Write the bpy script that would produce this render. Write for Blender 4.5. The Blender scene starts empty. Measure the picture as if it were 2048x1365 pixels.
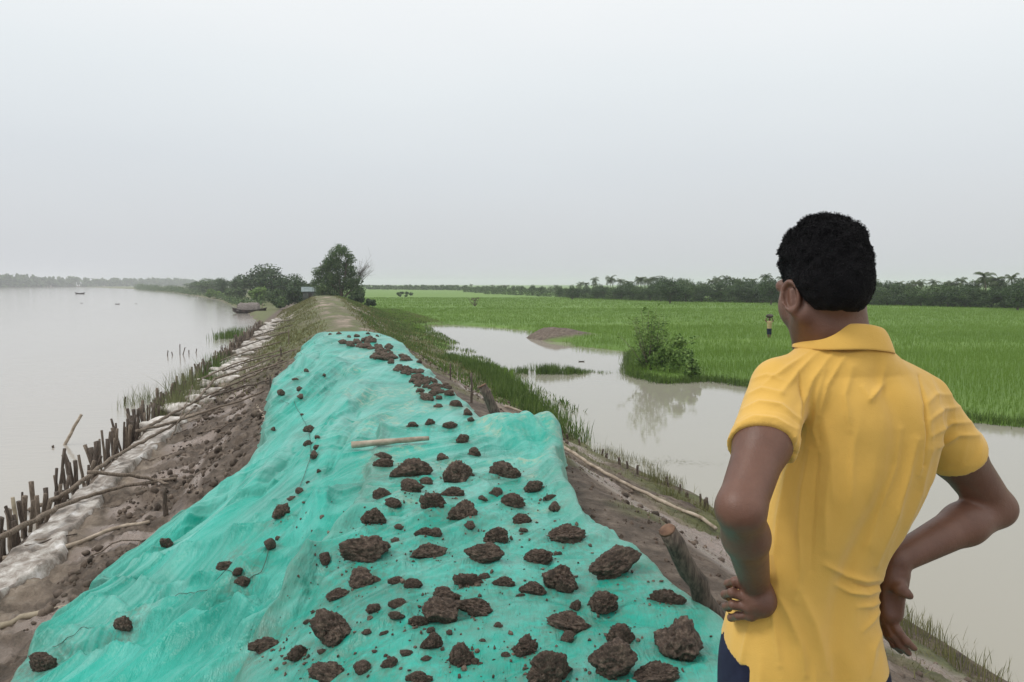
import bpy, math, random
import numpy as np
from mathutils import Vector, Matrix
R = math.radians
rng = np.random.default_rng(7)
random.seed(7)
scene = bpy.context.scene
COL = scene.collection

# ------------------------------------------------------------------ camera
CAM = np.array([0.0, 0.0, 1.6]); PITCH = R(4.4); F = 1480.0
cam_d = bpy.data.cameras.new('camera'); cam_d.sensor_width = 36; cam_d.lens = F / 2048 * 36
cam_d.clip_start = 0.05; cam_d.clip_end = 6000
cam = bpy.data.objects.new('camera', cam_d); COL.objects.link(cam)
cam.location = CAM; cam.rotation_euler = (R(90) - PITCH, 0, 0)
scene.camera = cam

# ------------------------------------------------------------------ sky, sun, exposure
SUN_EL, SUN_AZ = R(52), R(-105)          # veiled sun high on the left
w = bpy.data.worlds.new('World'); scene.world = w; w.use_nodes = True
nt = w.node_tree; nt.nodes.clear()
out = nt.nodes.new('ShaderNodeOutputWorld')
bg = nt.nodes.new('ShaderNodeBackground'); bg2 = nt.nodes.new('ShaderNodeBackground')
sky = nt.nodes.new('ShaderNodeTexSky'); sky.sky_type = 'NISHITA'; sky.sun_disc = False
sky.sun_elevation = SUN_EL; sky.sun_rotation = R(105); sky.air_density = 1.5; sky.dust_density = 6
bg.inputs['Strength'].default_value = 0.10
nt.links.new(sky.outputs[0], bg.inputs['Color'])
# the overcast cloud deck: even grey, brighter overhead, faintly mottled
tc = nt.nodes.new('ShaderNodeTexCoord'); sx = nt.nodes.new('ShaderNodeSeparateXYZ')
nt.links.new(tc.outputs['Generated'], sx.inputs[0])
ramp = nt.nodes.new('ShaderNodeValToRGB')
cr = ramp.color_ramp
cr.elements[0].position = 0.0; cr.elements[0].color = (0.68, 0.702, 0.735, 1)
cr.elements[1].position = 1.0; cr.elements[1].color = (1.16, 1.16, 1.16, 1)
for p, c in ((0.06, (0.715, 0.74, 0.775, 1)), (0.16, (0.77, 0.81, 0.85, 1)), (0.26, (0.88, 0.925, 0.95, 1)), (0.36, (1.0, 1.02, 1.03, 1))):
    e = cr.elements.new(p); e.color = c
nz = nt.nodes.new('ShaderNodeTexNoise'); nz.inputs['Scale'].default_value = 1.6; nz.inputs['Detail'].default_value = 3
mp = nt.nodes.new('ShaderNodeMapping'); mp.inputs['Scale'].default_value = (1, 1, 3.5)
nt.links.new(tc.outputs['Generated'], mp.inputs[0]); nt.links.new(mp.outputs[0], nz.inputs['Vector'])
ma = nt.nodes.new('ShaderNodeMath'); ma.operation = 'MULTIPLY_ADD'; ma.inputs[1].default_value = 0.09; 
nt.links.new(nz.outputs[0], ma.inputs[0])
sb = nt.nodes.new('ShaderNodeMath'); sb.operation = 'SUBTRACT'; sb.inputs[1].default_value = 0.045
nt.links.new(sx.outputs['Z'], sb.inputs[0]); nt.links.new(sb.outputs[0], ma.inputs[2])
nt.links.new(ma.outputs[0], ramp.inputs[0]); nt.links.new(ramp.outputs[0], bg2.inputs['Color'])
bg2.inputs['Strength'].default_value = 1.0
mx = nt.nodes.new('ShaderNodeMixShader'); mx.inputs[0].default_value = 0.88
nt.links.new(bg.outputs[0], mx.inputs[1]); nt.links.new(bg2.outputs[0], mx.inputs[2]); nt.links.new(mx.outputs[0], out.inputs[0])

sun_d = bpy.data.lights.new('sun', 'SUN'); sun_d.energy = 1.5; sun_d.angle = R(16); sun_d.color = (1, 0.965, 0.91)
sun = bpy.data.objects.new('sun', sun_d); COL.objects.link(sun)
sd = Vector((math.sin(SUN_AZ) * math.cos(SUN_EL), math.cos(SUN_AZ) * math.cos(SUN_EL), math.sin(SUN_EL)))
sun.rotation_euler = (-sd).to_track_quat('-Z', 'Y').to_euler(); sun.location = (0, 0, 30)
vs = scene.view_settings; scene.display_settings.display_device = 'sRGB'
vs.view_transform = 'Standard'; vs.look = 'None'; vs.exposure = 0.0; vs.gamma = 1.0; vs.use_curve_mapping = False
scene.render.engine = 'CYCLES'
scene.cycles.max_bounces = 6; scene.cycles.diffuse_bounces = 3; scene.cycles.glossy_bounces = 3
scene.cycles.transmission_bounces = 3; scene.cycles.transparent_max_bounces = 6; scene.cycles.volume_bounces = 1
scene.cycles.use_denoising = True

# ------------------------------------------------------------------ helpers: numbers
def _h(ix, iy, iz, seed):
    n = (ix.astype(np.int64) * 374761393 + iy.astype(np.int64) * 668265263 + iz.astype(np.int64) * 2147483647 // 7 + seed * 974634777) & 0xffffffff
    n = ((n ^ (n >> 13)) * 1274126177) & 0xffffffff
    n = ((n ^ (n >> 16)) * 2246822519) & 0xffffffff
    n = n ^ (n >> 15)
    return (n & 0xffffff) / float(0xffffff)
def vn(x, y, z=None, seed=0):
    """smooth value noise, -1..1"""
    x = np.asarray(x, float); y = np.asarray(y, float)
    z = np.zeros_like(x) if z is None else np.asarray(z, float)
    x, y, z = np.broadcast_arrays(x, y, z)
    ix, iy, iz = np.floor(x), np.floor(y), np.floor(z)
    fx, fy, fz = x - ix, y - iy, z - iz
    fx = fx * fx * fx * (fx * (fx * 6 - 15) + 10); fy = fy * fy * fy * (fy * (fy * 6 - 15) + 10); fz = fz * fz * fz * (fz * (fz * 6 - 15) + 10)
    r = 0
    for dx in (0, 1):
        for dy in (0, 1):
            for dz in (0, 1):
                wgt = (fx if dx else 1 - fx) * (fy if dy else 1 - fy) * (fz if dz else 1 - fz)
                r = r + wgt * _h(ix + dx, iy + dy, iz + dz, seed)
    return r * 2 - 1
def fbm(x, y, z=None, oct=4, seed=0, gain=.5):
    a, s, r = 1.0, 0, 0
    for i in range(oct):
        f = 2.03 ** i
        r = r + a * vn(np.asarray(x) * f + i * 17.3, np.asarray(y) * f + i * 9.1, None if z is None else np.asarray(z) * f + i * 5.7, seed + i); s += a; a *= gain
    return r / s
def sstep(a, b, x):
    t = np.clip((x - a) / (b - a), 0, 1); return t * t * (3 - 2 * t)
def ray(u, v):
    r = (u - 1024) / F; up = -(v - 682.5) / F
    return np.array([r, math.cos(PITCH) + up * math.sin(PITCH), -math.sin(PITCH) + up * math.cos(PITCH)])
def P(u, v, D):
    """the point seen at photo pixel u,v at a distance D metres ahead"""
    d = ray(u, v); return CAM + d * (D / d[1])
def onplane(u, v, z):
    d = ray(u, v); return CAM + d * ((z - CAM[2]) / d[2])

# the embankment's own axes: s along it, w across it (right positive)
S_ = np.array([-.2605, .9655]); W_ = np.array([.9655, .2605]); O_ = np.array([1.3, 0.0])
def sw2xy(s, w): return O_[0] + S_[0] * s + W_[0] * w, O_[1] + S_[1] * s + W_[1] * w
def xy2sw(x, y): return (x - O_[0]) * S_[0] + (y - O_[1]) * S_[1], (x - O_[0]) * W_[0] + (y - O_[1]) * W_[1]

RIVER_Z, POND_Z, FIELD_Z = -1.7, -1.3, -1.17
# ------------------------------------------------------------------ the lie of the land
_pp = [(833, 652), (900, 650), (985, 655), (1062, 662), (1075, 676), (1105, 684), (1140, 684), (1150, 692), (1265, 706), (1262, 735), (1262, 752),
       (1330, 768), (1420, 762), (1500, 774), (1700, 800), (1930, 842), (2100, 858), (2500, 890), (3400, 960)]
POND = [tuple(onplane(u, v, POND_Z)[:2]) for u, v in _pp]
for s_, w_ in ((-12, 20), (-12, 3.7), (0, 3.65), (6, 3.7), (8, 3.75), (10, 3.72), (12, 3.45), (14, 3.45), (17, 3.9), (20, 4.4), (24, 4.9), (27, 4.1), (31, 4.1), (36, 5.2), (42, 5.0), (48, 5.6)):
    POND.append(sw2xy(s_, w_))
POND = np.array(POND)
def poly_sd(px, py, poly):
    """signed distance to a closed polygon, negative inside"""
    px = np.asarray(px, float); py = np.asarray(py, float)
    d = np.full(px.shape, 1e18); ins = np.zeros(px.shape, bool)
    n = len(poly)
    for i in range(n):
        ax, ay = poly[i]; bx, by = poly[(i + 1) % n]
        ex, ey = bx - ax, by - ay
        t = np.clip(((px - ax) * ex + (py - ay) * ey) / (ex * ex + ey * ey + 1e-12), 0, 1)
        d = np.minimum(d, (px - ax - ex * t) ** 2 + (py - ay - ey * t) ** 2)
        c = ((ay > py) != (by > py))
        if ey != 0:
            ins ^= c & (px < ex * (py - ay) / ey + ax)
    d = np.sqrt(d); return np.where(ins, -d, d)
PROF = np.array([(-400, -3.2), (-9, -2.6), (-5.6, -2.1), (-5.05, -1.85), (-4.75, -1.52), (-4.3, -1.42), (-3.7, -1.36), (-3.1, -1.12), (-2.2, -.70), (-1.35, -.22), (-1.0, -.05), (-.6, 0),
                 (0.5, 0.0), (.95, -.06), (1.35, -.26), (2.1, -.74), (2.7, -.98), (3.15, -1.10), (3.6, -1.17), (6, -1.17), (4000, -1.17)])
_pw = np.linspace(-9, 6, 301); _pz = np.interp(_pw, PROF[:, 0], PROF[:, 1]); _k = np.exp(-np.linspace(-2, 2, 13) ** 2); _k /= _k.sum()
_pz = np.convolve(np.pad(_pz, 6, mode='edge'), _k, 'valid')
def wL(s): return np.interp(s, [0, 60, 90, 120, 170, 300, 520, 2000], [0, 0, 3.5, 8, 16, 45, 105, 600])
_cx = onplane(1108, 672, FIELD_Z)
def H0(s, w):
    """smooth land height"""
    s = np.asarray(s, float); w = np.asarray(w, float)
    sh = wL(s)
    ww = np.where(w < -4.2, np.minimum(w + sh, -4.2), w)
    kw = 1 + .8 * sstep(36, 68, s); ww = np.where((ww > -4.2) & (ww < 9), np.where(ww > 0, ww / kw, np.maximum(ww / (1 + .35 * sstep(36, 68, s)), -4.2)), ww)
    z = np.interp(ww, _pw, _pz)
    z = z + (.42 * sstep(28, 60, s) - .9 * sstep(76, 110, s)) * sstep(3.2, 1.2, np.abs(ww)) - sstep(20, 34, s) * .13 * np.minimum(np.abs(ww), 1.2) ** 2 * sstep(3.0, 1.3, np.abs(ww)) + sstep(22, 30, s) * .05 * fbm(s * .9, w * 1.2, oct=3, seed=19) * (np.abs(w) < 4)
    z = z + .04 * fbm(s * .35, w * .3, oct=2, seed=3) * sstep(5.5, 2, np.abs(w))
    x, y = sw2xy(s, w)
    near = (w > 2.3) & (w < 120) & (s < 75) & (s > -14)
    sd = np.full(z.shape, 9.0)
    if near.any(): sd[near] = poly_sd(x[near], y[near], POND) + .18 * vn(x[near] * 1.3, y[near] * 1.3, seed=5)
    z = np.where(sd < .6, np.minimum(z, POND_Z + .13 * np.clip(sd, -3, .6) / .6 * np.where(sd < 0, 2.2, 1) + .0), z)
    m = np.exp(-(((x - _cx[0]) / 1.9) ** 2 + ((y - _cx[1]) / 2.2) ** 2))       # spoil heap at the pond's far side
    z = z + m * (.42 + .14 * fbm(x * 2.2, y * 2.2, oct=3, seed=8))
    return z
def H(s, w):
    s = np.asarray(s, float); w = np.asarray(w, float)
    z = H0(s, w)
    lf = sstep(-.9, -1.6, w) * sstep(-4.9, -4.4, w)             # muddy river slope
    rt = sstep(.8, 1.2, w) * sstep(3.6, 3.2, w)                 # muddy pond slope
    f = (lf * 1.0 + rt * .6) * sstep(70, 30, s)
    n = fbm(s * 1.7, w * 1.7, oct=2, seed=11) * .09 + fbm(s * 6, w * 6, oct=3, seed=12) * .075
    n = n + np.abs(fbm(s * 15, w * 15, oct=2, seed=13)) * .06 - .02
    pud = sstep(.25, .45, fbm(s * .9 + 3.1, w * 1.3, oct=2, seed=21)) * rt
    gul = np.exp(-((w + 3.0 + .25 * vn(s * .8, 0 * s, seed=31)) / .22) ** 2) * sstep(16, 12, s) * .12  # a gully along the foot
    return z + f * n * (1 - pud * .8) - gul
GS0, GW0, GD = -4.0, -6.4, .04
_gs = GS0 + GD * np.arange(860); _gw = GW0 + GD * np.arange(300)
_SG, _WG = np.meshgrid(_gs, _gw, indexing='ij')
class Grid:
    """a height function sampled once, looked up quickly"""
    def __init__(g, fn): g.fn = fn; g.z = fn(_SG, _WG)
    def __call__(g, s, w):
        s = np.asarray(s, float); w = np.asarray(w, float)
        a = (s - GS0) / GD; b = (w - GW0) / GD; i = np.clip(np.floor(a).astype(int), 0, 858); j = np.clip(np.floor(b).astype(int), 0, 298)
        ok = (a >= 0) & (a < 859) & (b >= 0) & (b < 299); fa, fb = a - i, b - j; z = g.z
        r = (z[i, j] * (1 - fa) + z[i + 1, j] * fa) * (1 - fb) + (z[i, j + 1] * (1 - fa) + z[i + 1, j + 1] * fa) * fb
        if ok.all(): return r
        if s.ndim == 0: return H(s, w)
        r = r.copy(); r[~ok] = H(s[~ok], w[~ok]); return r
HG = Grid(H)
def hit(u, v, fn=None, lift=0.0, t0=1.0, t1=900):
    fn = fn or HG
    d = ray(u, v); lo, hi = t0, t1
    for n_ in (300, 24, 12):
        t = np.geomspace(lo, hi, n_)
        p = CAM[None] + d[None] * t[:, None]
        s, w = xy2sw(p[:, 0], p[:, 1])
        g = p[:, 2] - fn(s, w) - lift
        k = np.nonzero(g < 0)[0]
        if len(k) == 0 or k[0] == 0: return p[-1] if len(k) == 0 else p[0]
        k = k[0]; lo, hi = t[k - 1], t[k]
    a = g[k - 1] / (g[k - 1] - g[k]); return p[k - 1] * (1 - a) + p[k] * a

# ------------------------------------------------------------------ helpers: objects
def tag(o, label=None, cat=None, group=None, kind=None):
    if label: o['label'] = label
    if cat: o['category'] = cat
    if group: o['group'] = group
    if kind: o['kind'] = kind
    return o
def empty(name, loc, rz=0.0, label=None, cat=None, group=None):
    o = bpy.data.objects.new(name, None); COL.objects.link(o); o.location = Vector(loc); o.rotation_euler = (0, 0, rz)
    o.empty_display_size = .1
    return tag(o, label, cat, group)
def np_mesh(name, V, Fq, mats, smooth=True, attrs=None, midx=None):
    """V (n,3), Fq (m,3|4) or list of such arrays"""
    me = bpy.data.meshes.new(name)
    V = np.ascontiguousarray(V, np.float32)
    fl = Fq if isinstance(Fq, list) else [Fq]
    fl = [np.asarray(f, np.int32) for f in fl if len(f)]
    tot = np.concatenate([np.full(len(f), f.shape[1], np.int32) for f in fl]); idx = np.concatenate([f.ravel() for f in fl])
    me.vertices.add(len(V)); me.vertices.foreach_set('co', V.ravel())
    me.loops.add(len(idx)); me.loops.foreach_set('vertex_index', idx)
    me.polygons.add(len(tot)); me.polygons.foreach_set('loop_start', np.concatenate([[0], np.cumsum(tot)[:-1]]).astype(np.int32))
    me.polygons.foreach_set('loop_total', tot)
    me.polygons.foreach_set('use_smooth', np.full(len(tot), smooth, bool))
    for m in (mats if isinstance(mats, (list, tuple)) else [mats]): me.materials.append(m)
    if midx is not None: me.polygons.foreach_set('material_index', np.asarray(midx, np.int32))
    me.update(calc_edges=True)
    for k, a in (attrs or {}).items():
        at = me.color_attributes.new(k, 'FLOAT_COLOR', 'POINT')
        c = np.ones((len(V), 4), np.float32); c[:, :a.shape[1]] = a; at.data.foreach_set('color', c.ravel())
    return me
def mesh_obj(name, me, parent=None, loc=(0, 0, 0)):
    o = bpy.data.objects.new(name, me); COL.objects.link(o); o.location = loc
    if parent is not None: o.parent = parent
    return o
def copy_tree(o, parent=None):
    c = o.copy(); COL.objects.link(c); c.parent = parent
    for ch in list(o.children): copy_tree(ch, c)
    return c
class MB:
    def __init__(s): s.V, s.F, s.n = [], [], 0
    def add(s, V, Fc):
        V = np.asarray(V, float); s.V.append(V)
        for f in (Fc if isinstance(Fc, list) else [Fc]):
            f = np.asarray(f, np.int64)
            if len(f): s.F.append(f + s.n)
        s.n += len(V)
    def tube(s, pts, rad, seg=8, jit=0, cap=True, seed=0):
        pts = np.asarray(pts, float); n = len(pts); rad = np.broadcast_to(np.asarray(rad, float), (n,))
        tg = np.gradient(pts, axis=0); tg /= np.linalg.norm(tg, axis=1)[:, None] + 1e-9
        up = np.array([0, 0, 1.0]) if abs(tg[0][2]) < .9 else np.array([1.0, 0, 0])
        r_ = np.random.default_rng(seed); V = []
        a = np.linspace(0, 2 * np.pi, seg, endpoint=False)
        for i in range(n):
            x = np.cross(up, tg[i]); x /= np.linalg.norm(x) + 1e-9; y = np.cross(tg[i], x); up = y if abs(np.dot(y, y)) > 0 else up
            rr = rad[i] * (1 + jit * r_.uniform(-1, 1, seg))
            V.append(pts[i] + np.cos(a)[:, None] * x * rr[:, None] + np.sin(a)[:, None] * y * rr[:, None])
        V = np.concatenate(V); q = []
        for i in range(n - 1):
            b = i * seg; k = np.arange(seg); k2 = (k + 1) % seg
            q.append(np.stack([b + k, b + k2, b + seg + k2, b + seg + k], 1))
        fl = [np.concatenate(q)]
        if cap:
            V = np.concatenate([V, [pts[0] - tg[0] * rad[0] * .12, pts[-1] + tg[-1] * rad[-1] * .12]]); c0 = n * seg; k = np.arange(seg); k2 = (k + 1) % seg
            fl += [np.stack([k2, k, np.full(seg, c0)], 1), np.stack([(n - 1) * seg + k, (n - 1) * seg + k2, np.full(seg, c0 + 1)], 1)]
        s.add(V, fl)
    def box(s, c, h, rz=0.0):
        c = np.asarray(c, float); V = np.array([(i, j, k) for i in (-1, 1) for j in (-1, 1) for k in (-1, 1)], float) * np.asarray(h, float)
        cs, sn = math.cos(rz), math.sin(rz); V = np.stack([V[:, 0] * cs - V[:, 1] * sn, V[:, 0] * sn + V[:, 1] * cs, V[:, 2]], 1) + c
        s.add(V, np.array([(0, 1, 3, 2), (4, 6, 7, 5), (0, 4, 5, 1), (2, 3, 7, 6), (0, 2, 6, 4), (1, 5, 7, 3)]))
    def data(s): return np.concatenate(s.V), s.F
    def mesh(s, name, mats, smooth=True, origin=None):
        V, Fl = s.data()
        if origin is not None: V = V - np.asarray(origin)
        tri = [f for f in Fl if f.shape[1] == 3]; qd = [f for f in Fl if f.shape[1] == 4]
        fl = []
        if tri: fl.append(np.concatenate(tri))
        if qd: fl.append(np.concatenate(qd))
        return np_mesh(name, V, fl, mats, smooth)
    def build(s, name, mats, parent=None, smooth=True, origin=None):
        return mesh_obj(name, s.mesh(name, mats, smooth, origin), parent)

# ------------------------------------------------------------------ materials
def new_mat(name):
    m = bpy.data.materials.new(name); m.use_nodes = True; n = m.node_tree
    return m, n, n.nodes['Principled BSDF']
def nd(n, typ, **kw):
    x = n.nodes.new(typ)
    for k, v in kw.items():
        if k.startswith('_'): setattr(x, k[1:], v)
        else: x.inputs[k].default_value = v
    return x
def noise(n, scale, detail=4, rough=.55, coord=None, stretch=None, kind='Object'):
    t = n.nodes.get('TC') or n.nodes.new('ShaderNodeTexCoord'); t.name = 'TC'
    x = nd(n, 'ShaderNodeTexNoise', Scale=scale, Detail=detail, Roughness=rough)
    src = t.outputs[kind]
    if stretch:
        mp = n.nodes.new('ShaderNodeMapping'); mp.inputs['Scale'].default_value = stretch[0]
        if len(stretch) > 1: mp.inputs['Rotation'].default_value = stretch[1]
        n.links.new(src, mp.inputs[0]); src = mp.outputs[0]
    n.links.new(src, x.inputs['Vector']); return x.outputs[0]
def rampn(n, src, stops):
    r = n.nodes.new('ShaderNodeValToRGB'); e = r.color_ramp.elements
    e[0].position, e[0].color = stops[0][0], (*stops[0][1], 1); e[1].position, e[1].color = stops[-1][0], (*stops[-1][1], 1)
    for p, c in stops[1:-1]:
        q = e.new(p); q.color = (*c, 1)
    n.links.new(src, r.inputs[0]); return r.outputs[0]
def mixc(n, fac, a, b, mode='MIX'):
    m = n.nodes.new('ShaderNodeMix'); m.data_type = 'RGBA'; m.blend_type = mode
    for s, v in ((m.inputs[0], fac), (m.inputs[6], a), (m.inputs[7], b)):
        if isinstance(v, (int, float)): s.default_value = v
        elif isinstance(v, tuple): s.default_value = (*v, 1)
        else: n.links.new(v, s)
    return m.outputs[2]
def mth(n, op, a, b=None, c=None):
    m = n.nodes.new('ShaderNodeMath'); m.operation = op
    for i, v in enumerate((a, b, c)):
        if v is None: continue
        if isinstance(v, (int, float)): m.inputs[i].default_value = v
        else: n.links.new(v, m.inputs[i])
    return m.outputs[0]
def bump(n, b, hsrc, strength=.5, dist=.01, prev=None):
    x = nd(n, 'ShaderNodeBump', Strength=strength, Distance=dist); n.links.new(hsrc, x.inputs['Height'])
    if prev is not None: n.links.new(prev, x.inputs['Normal'])
    if b is not None: n.links.new(x.outputs[0], b.inputs['Normal'])
    return x.outputs[0]
def simple(name, c1, c2, scale=8, rough=.8, bscale=40, bstr=.5, bdist=.01, stretch=None, spec=.3, detail=5, lo=.35, hi=.65):
    m, n, b = new_mat(name)
    n.links.new(rampn(n, noise(n, scale, detail, stretch=stretch), [(lo, c1), (hi, c2)]), b.inputs['Base Color'])
    b.inputs['Roughness'].default_value = rough; b.inputs['Specular IOR Level'].default_value = spec
    bump(n, b, noise(n, bscale, 5, stretch=stretch), bstr, bdist); return m
def leafm(name, c1, c2, scale=3, trans=.3, rough=.6, isl=.55):
    m, n, b = new_mat(name)
    g = n.nodes.new('ShaderNodeNewGeometry')
    f = mth(n, 'MULTIPLY_ADD', g.outputs['Random Per Island'], isl, mth(n, 'MULTIPLY_ADD', noise(n, scale, 3), .5, (.55 - isl) * .5))
    col = rampn(n, f, [(.22, c1), (.8, c2)])
    n.links.new(col, b.inputs['Base Color']); b.inputs['Roughness'].default_value = rough; b.inputs['Specular IOR Level'].default_value = .25
    tr = n.nodes.new('ShaderNodeBsdfTranslucent'); n.links.new(col, tr.inputs[0])
    ms = nd(n, 'ShaderNodeMixShader', Fac=trans); n.links.new(b.outputs[0], ms.inputs[1]); n.links.new(tr.outputs[0], ms.inputs[2])
    n.links.new(ms.outputs[0], n.nodes['Material Output'].inputs[0]); return m
M = {}
# ================================================================== where the sheeting's hems run
def edge(pix, z_guess=None):
    e = []
    for u, v in pix:
        p = hit(u, v); e.append(xy2sw(p[0], p[1]))
    e = np.array(e); return e[np.argsort(e[:, 0])]
LE = edge([(640, 674), (620, 690), (598, 712), (565, 752), (545, 775), (534, 805), (524, 850), (520, 900), (500, 940), (445, 985), (385, 1025), (330, 1080), (262, 1160), (150, 1215), (100, 1295), (35, 1360)])
RE = edge([(770, 668), (830, 720), (880, 765), (930, 810), (985, 852)])
s1 = max(LE[-1, 0], RE[-1, 0]) ; s1 = min(s1, 25)
def wle(s): return np.interp(s, LE[:, 0], LE[:, 1])
_b = np.array([(1.2, 1.25), (2.2, 1.22), (3.0, 1.12)]);
RB = np.concatenate([edge([(1122, 960), (1150, 1020), (1192, 1086), (1290, 1138), (1380, 1225), (1440, 1275)]), [(6.6, .93), (7.2, 1.14), (8.2, 1.22)]])
def wre(s):
    a = np.interp(s, RE[:, 0], RE[:, 1]); b2 = .55
    return a * sstep(7.0, 7.7, s) + b2 * (1 - sstep(7.0, 7.7, s))
def wrb(s): return np.interp(s, RB[:, 0], RB[:, 1])
SEAM = edge([(745, 893), (735, 955), (712, 1030), (690, 1080), (622, 1150), (560, 1250), (490, 1365)])
def wseam(s): return np.interp(s, SEAM[:, 0], SEAM[:, 1])
BS1 = 7.85
def under(s, w):
    """1 well inside the sheeting, 0 outside it"""
    a = np.minimum(np.minimum(w - wle(s), wre(s) - w), np.minimum(s - 1.6, s1 - .4 - s)); b2 = np.minimum(np.minimum(w - wseam(s), wrb(s) - w), np.minimum(s - 1.0, BS1 - s))
    return sstep(.06, .16, np.maximum(a, b2))

# ================================================================== the ground: one sheet
def grow(a, b, st, k):
    v = [a]
    while v[-1] < b: v.append(v[-1] + max(st, k * abs(v[-1])))
    return v
gs = np.array([-14, -10, -7, -5, -3.5, -2.5, -1.5, -.5] + grow(0, 2400, .036, .0085))
gw_l = [-x for x in grow(5.2, 420, .3, .12)][::-1]
gw_m = list(np.arange(-5.15, 4.3, .036)); gw_r = grow(4.35, 2600, .12, .025)
gw = np.array(gw_l + gw_m + gw_r)
Sg, Wg = np.meshgrid(gs, gw, indexing='ij')
Zg = H(Sg, Wg); Zg = Zg * (1 - under(Sg, Wg)) + (H0(Sg, Wg) - .09) * under(Sg, Wg)
Xg, Yg = sw2xy(Sg, Wg)
# surface cover, one value per vertex: R grass, G paddy, B pale sand / trodden earth ; A2: R wetness
nse = fbm(Sg * .8, Wg * .8, oct=3, seed=41)
gfar = sstep(17, 27, Sg)
path = np.exp(-((Wg + .05 + .3 * vn(Sg * .12, Sg * 0, seed=44)) / (.62 + .008 * Sg)) ** 2) * gfar * np.clip(.30 + 1.5 * fbm(Sg * .55, Wg * 1.6, oct=4, seed=45), 0, 1)
grass = np.clip(gfar * sstep(4.2, 3.0, -Wg + nse * .8) * (1 - 1.25 * path) * (Wg > -5.5), 0, 1) * (.75 + .5 * nse)
grass = np.maximum(grass, sstep(-4.9, -5.3, Wg) * (Zg > RIVER_Z + .05) * .9)
grass = np.maximum(grass, sstep(2.2, 2.7, Wg) * sstep(-.15, .25, nse) * .75)          # weedy strip by the pond
grass = np.maximum(grass, sstep(.75, 1.0, Wg) * sstep(1.7, 1.15, Wg) * sstep(-.1, .3, nse + .1) * .6)
paddy = sstep(3.9, 4.4, Wg) * (Zg > POND_Z - .02) * 1.0
heap = np.exp(-(((Xg - _cx[0]) / 2.1) ** 2 + ((Yg - _cx[1]) / 2.3) ** 2)); paddy *= 1 - sstep(.25, .5, heap)
grass *= 1 - sstep(.2, .4, heap)
sand = np.exp(-((Wg + 4.15 + .12 * nse) / .42) ** 2) * sstep(70, 60, Sg) * (.6 + .6 * fbm(Sg * 3, Wg * 3, oct=3, seed=47))
sand = np.clip(np.maximum(sand, path * .9), 0, 1); sand = np.maximum(sand, sstep(1.0, 1.3, Wg) * sstep(3.1, 2.6, Wg) * sstep(30, 20, Sg) * np.clip(.35 + .8 * fbm(Sg * 2.2, Wg * 2.6, oct=4, seed=48), 0, .75))
pudr = sstep(.03, .2, fbm(Sg * .9 + 3.1, Wg * 1.3, oct=2, seed=21)) * sstep(1.1, 1.4, Wg) * sstep(3.0, 2.7, Wg)
pudl = sstep(.2, .4, fbm(Sg * 1.3 + 8.1, Wg * 1.6, oct=2, seed=51)) * sstep(-2.4, -2.8, Wg) * sstep(-4, -3.7, Wg)
wet = np.clip(np.maximum(pudr, pudl), 0, 1)
ni, nj = Sg.shape; idx = np.arange(ni * nj).reshape(ni, nj)
Fg = np.stack([idx[:-1, :-1], idx[:-1, 1:], idx[1:, 1:], idx[1:, :-1]], -1).reshape(-1, 4)[:, ::-1]
m, n, b = new_mat('ground')
a1 = n.nodes.new('ShaderNodeAttribute'); a1.attribute_name = 'cover'; se = n.nodes.new('ShaderNodeSeparateColor'); n.links.new(a1.outputs['Color'], se.inputs[0])
a2 = n.nodes.new('ShaderNodeAttribute'); a2.attribute_name = 'wet'; se2 = n.nodes.new('ShaderNodeSeparateColor'); n.links.new(a2.outputs['Color'], se2.inputs[0])
mud = rampn(n, noise(n, 5, 6, .65), [(.3, (.045, .033, .024)), (.5, (.125, .094, .070)), (.72, (.26, .205, .160))])
mud = mixc(n, mth(n, 'MULTIPLY', rampn(n, noise(n, 26, 4, .7), [(.52, (0, 0, 0)), (.6, (1, 1, 1))]), .45), mud, (.06, .045, .034))
sandc = rampn(n, noise(n, 9, 6, .7), [(.3, (.20, .155, .115)), (.55, (.38, .31, .24)), (.75, (.55, .48, .40))])
c = mixc(n, se.outputs[2], mud, sandc)
gr = rampn(n, noise(n, 3.5, 6, .7), [(.3, (.06, .075, .025)), (.5, (.12, .15, .045)), (.75, (.22, .21, .09))])
gf = mth(n, 'MULTIPLY', se.outputs[0], mth(n, 'MULTIPLY_ADD', noise(n, 7, 5, .7), 1.6, .1))
gf = nd(n, 'ShaderNodeClamp').inputs[0].node if False else gf
c = mixc(n, gf, c, gr)
pf = rampn(n, noise(n, .05, 5, .6, stretch=((1, 3.2, 1),)), [(.3, (.095, .185, .030)), (.5, (.13, .235, .038)), (.68, (.17, .28, .048))])
pf = mixc(n, .45, pf, rampn(n, noise(n, 1.2, 6, .75, stretch=((1, 2.2, 1),)), [(.3, (.085, .165, .026)), (.7, (.18, .29, .052))]))
c = mixc(n, se.outputs[1], c, pf)
c = mixc(n, se2.outputs[0], c, (.34, .275, .235))
n.links.new(c, b.inputs['Base Color'])
rg = mth(n, 'MULTIPLY_ADD', se2.outputs[0], -.62, .8); n.links.new(rg, b.inputs['Roughness']); b.inputs['Specular IOR Level'].default_value = .4
x0 = bump(n, None, noise(n, 9, 6, .75), .8, .06)
x1 = bump(n, None, noise(n, 34, 6, .75), .9, .025, x0)
bump(n, b, noise(n, 110, 4, .6), .5, .005, x1)
M['ground'] = m
g = mesh_obj('ground', np_mesh('ground', np.stack([Xg, Yg, Zg], -1).reshape(-1, 3), Fg, m, True,
     {'cover': np.stack([grass, paddy, sand], -1).reshape(-1, 3), 'wet': np.stack([wet, wet, wet], -1).reshape(-1, 3)}))
tag(g, 'muddy earth embankment between river and pond, running into green paddy land', 'ground', kind='structure')

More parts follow.
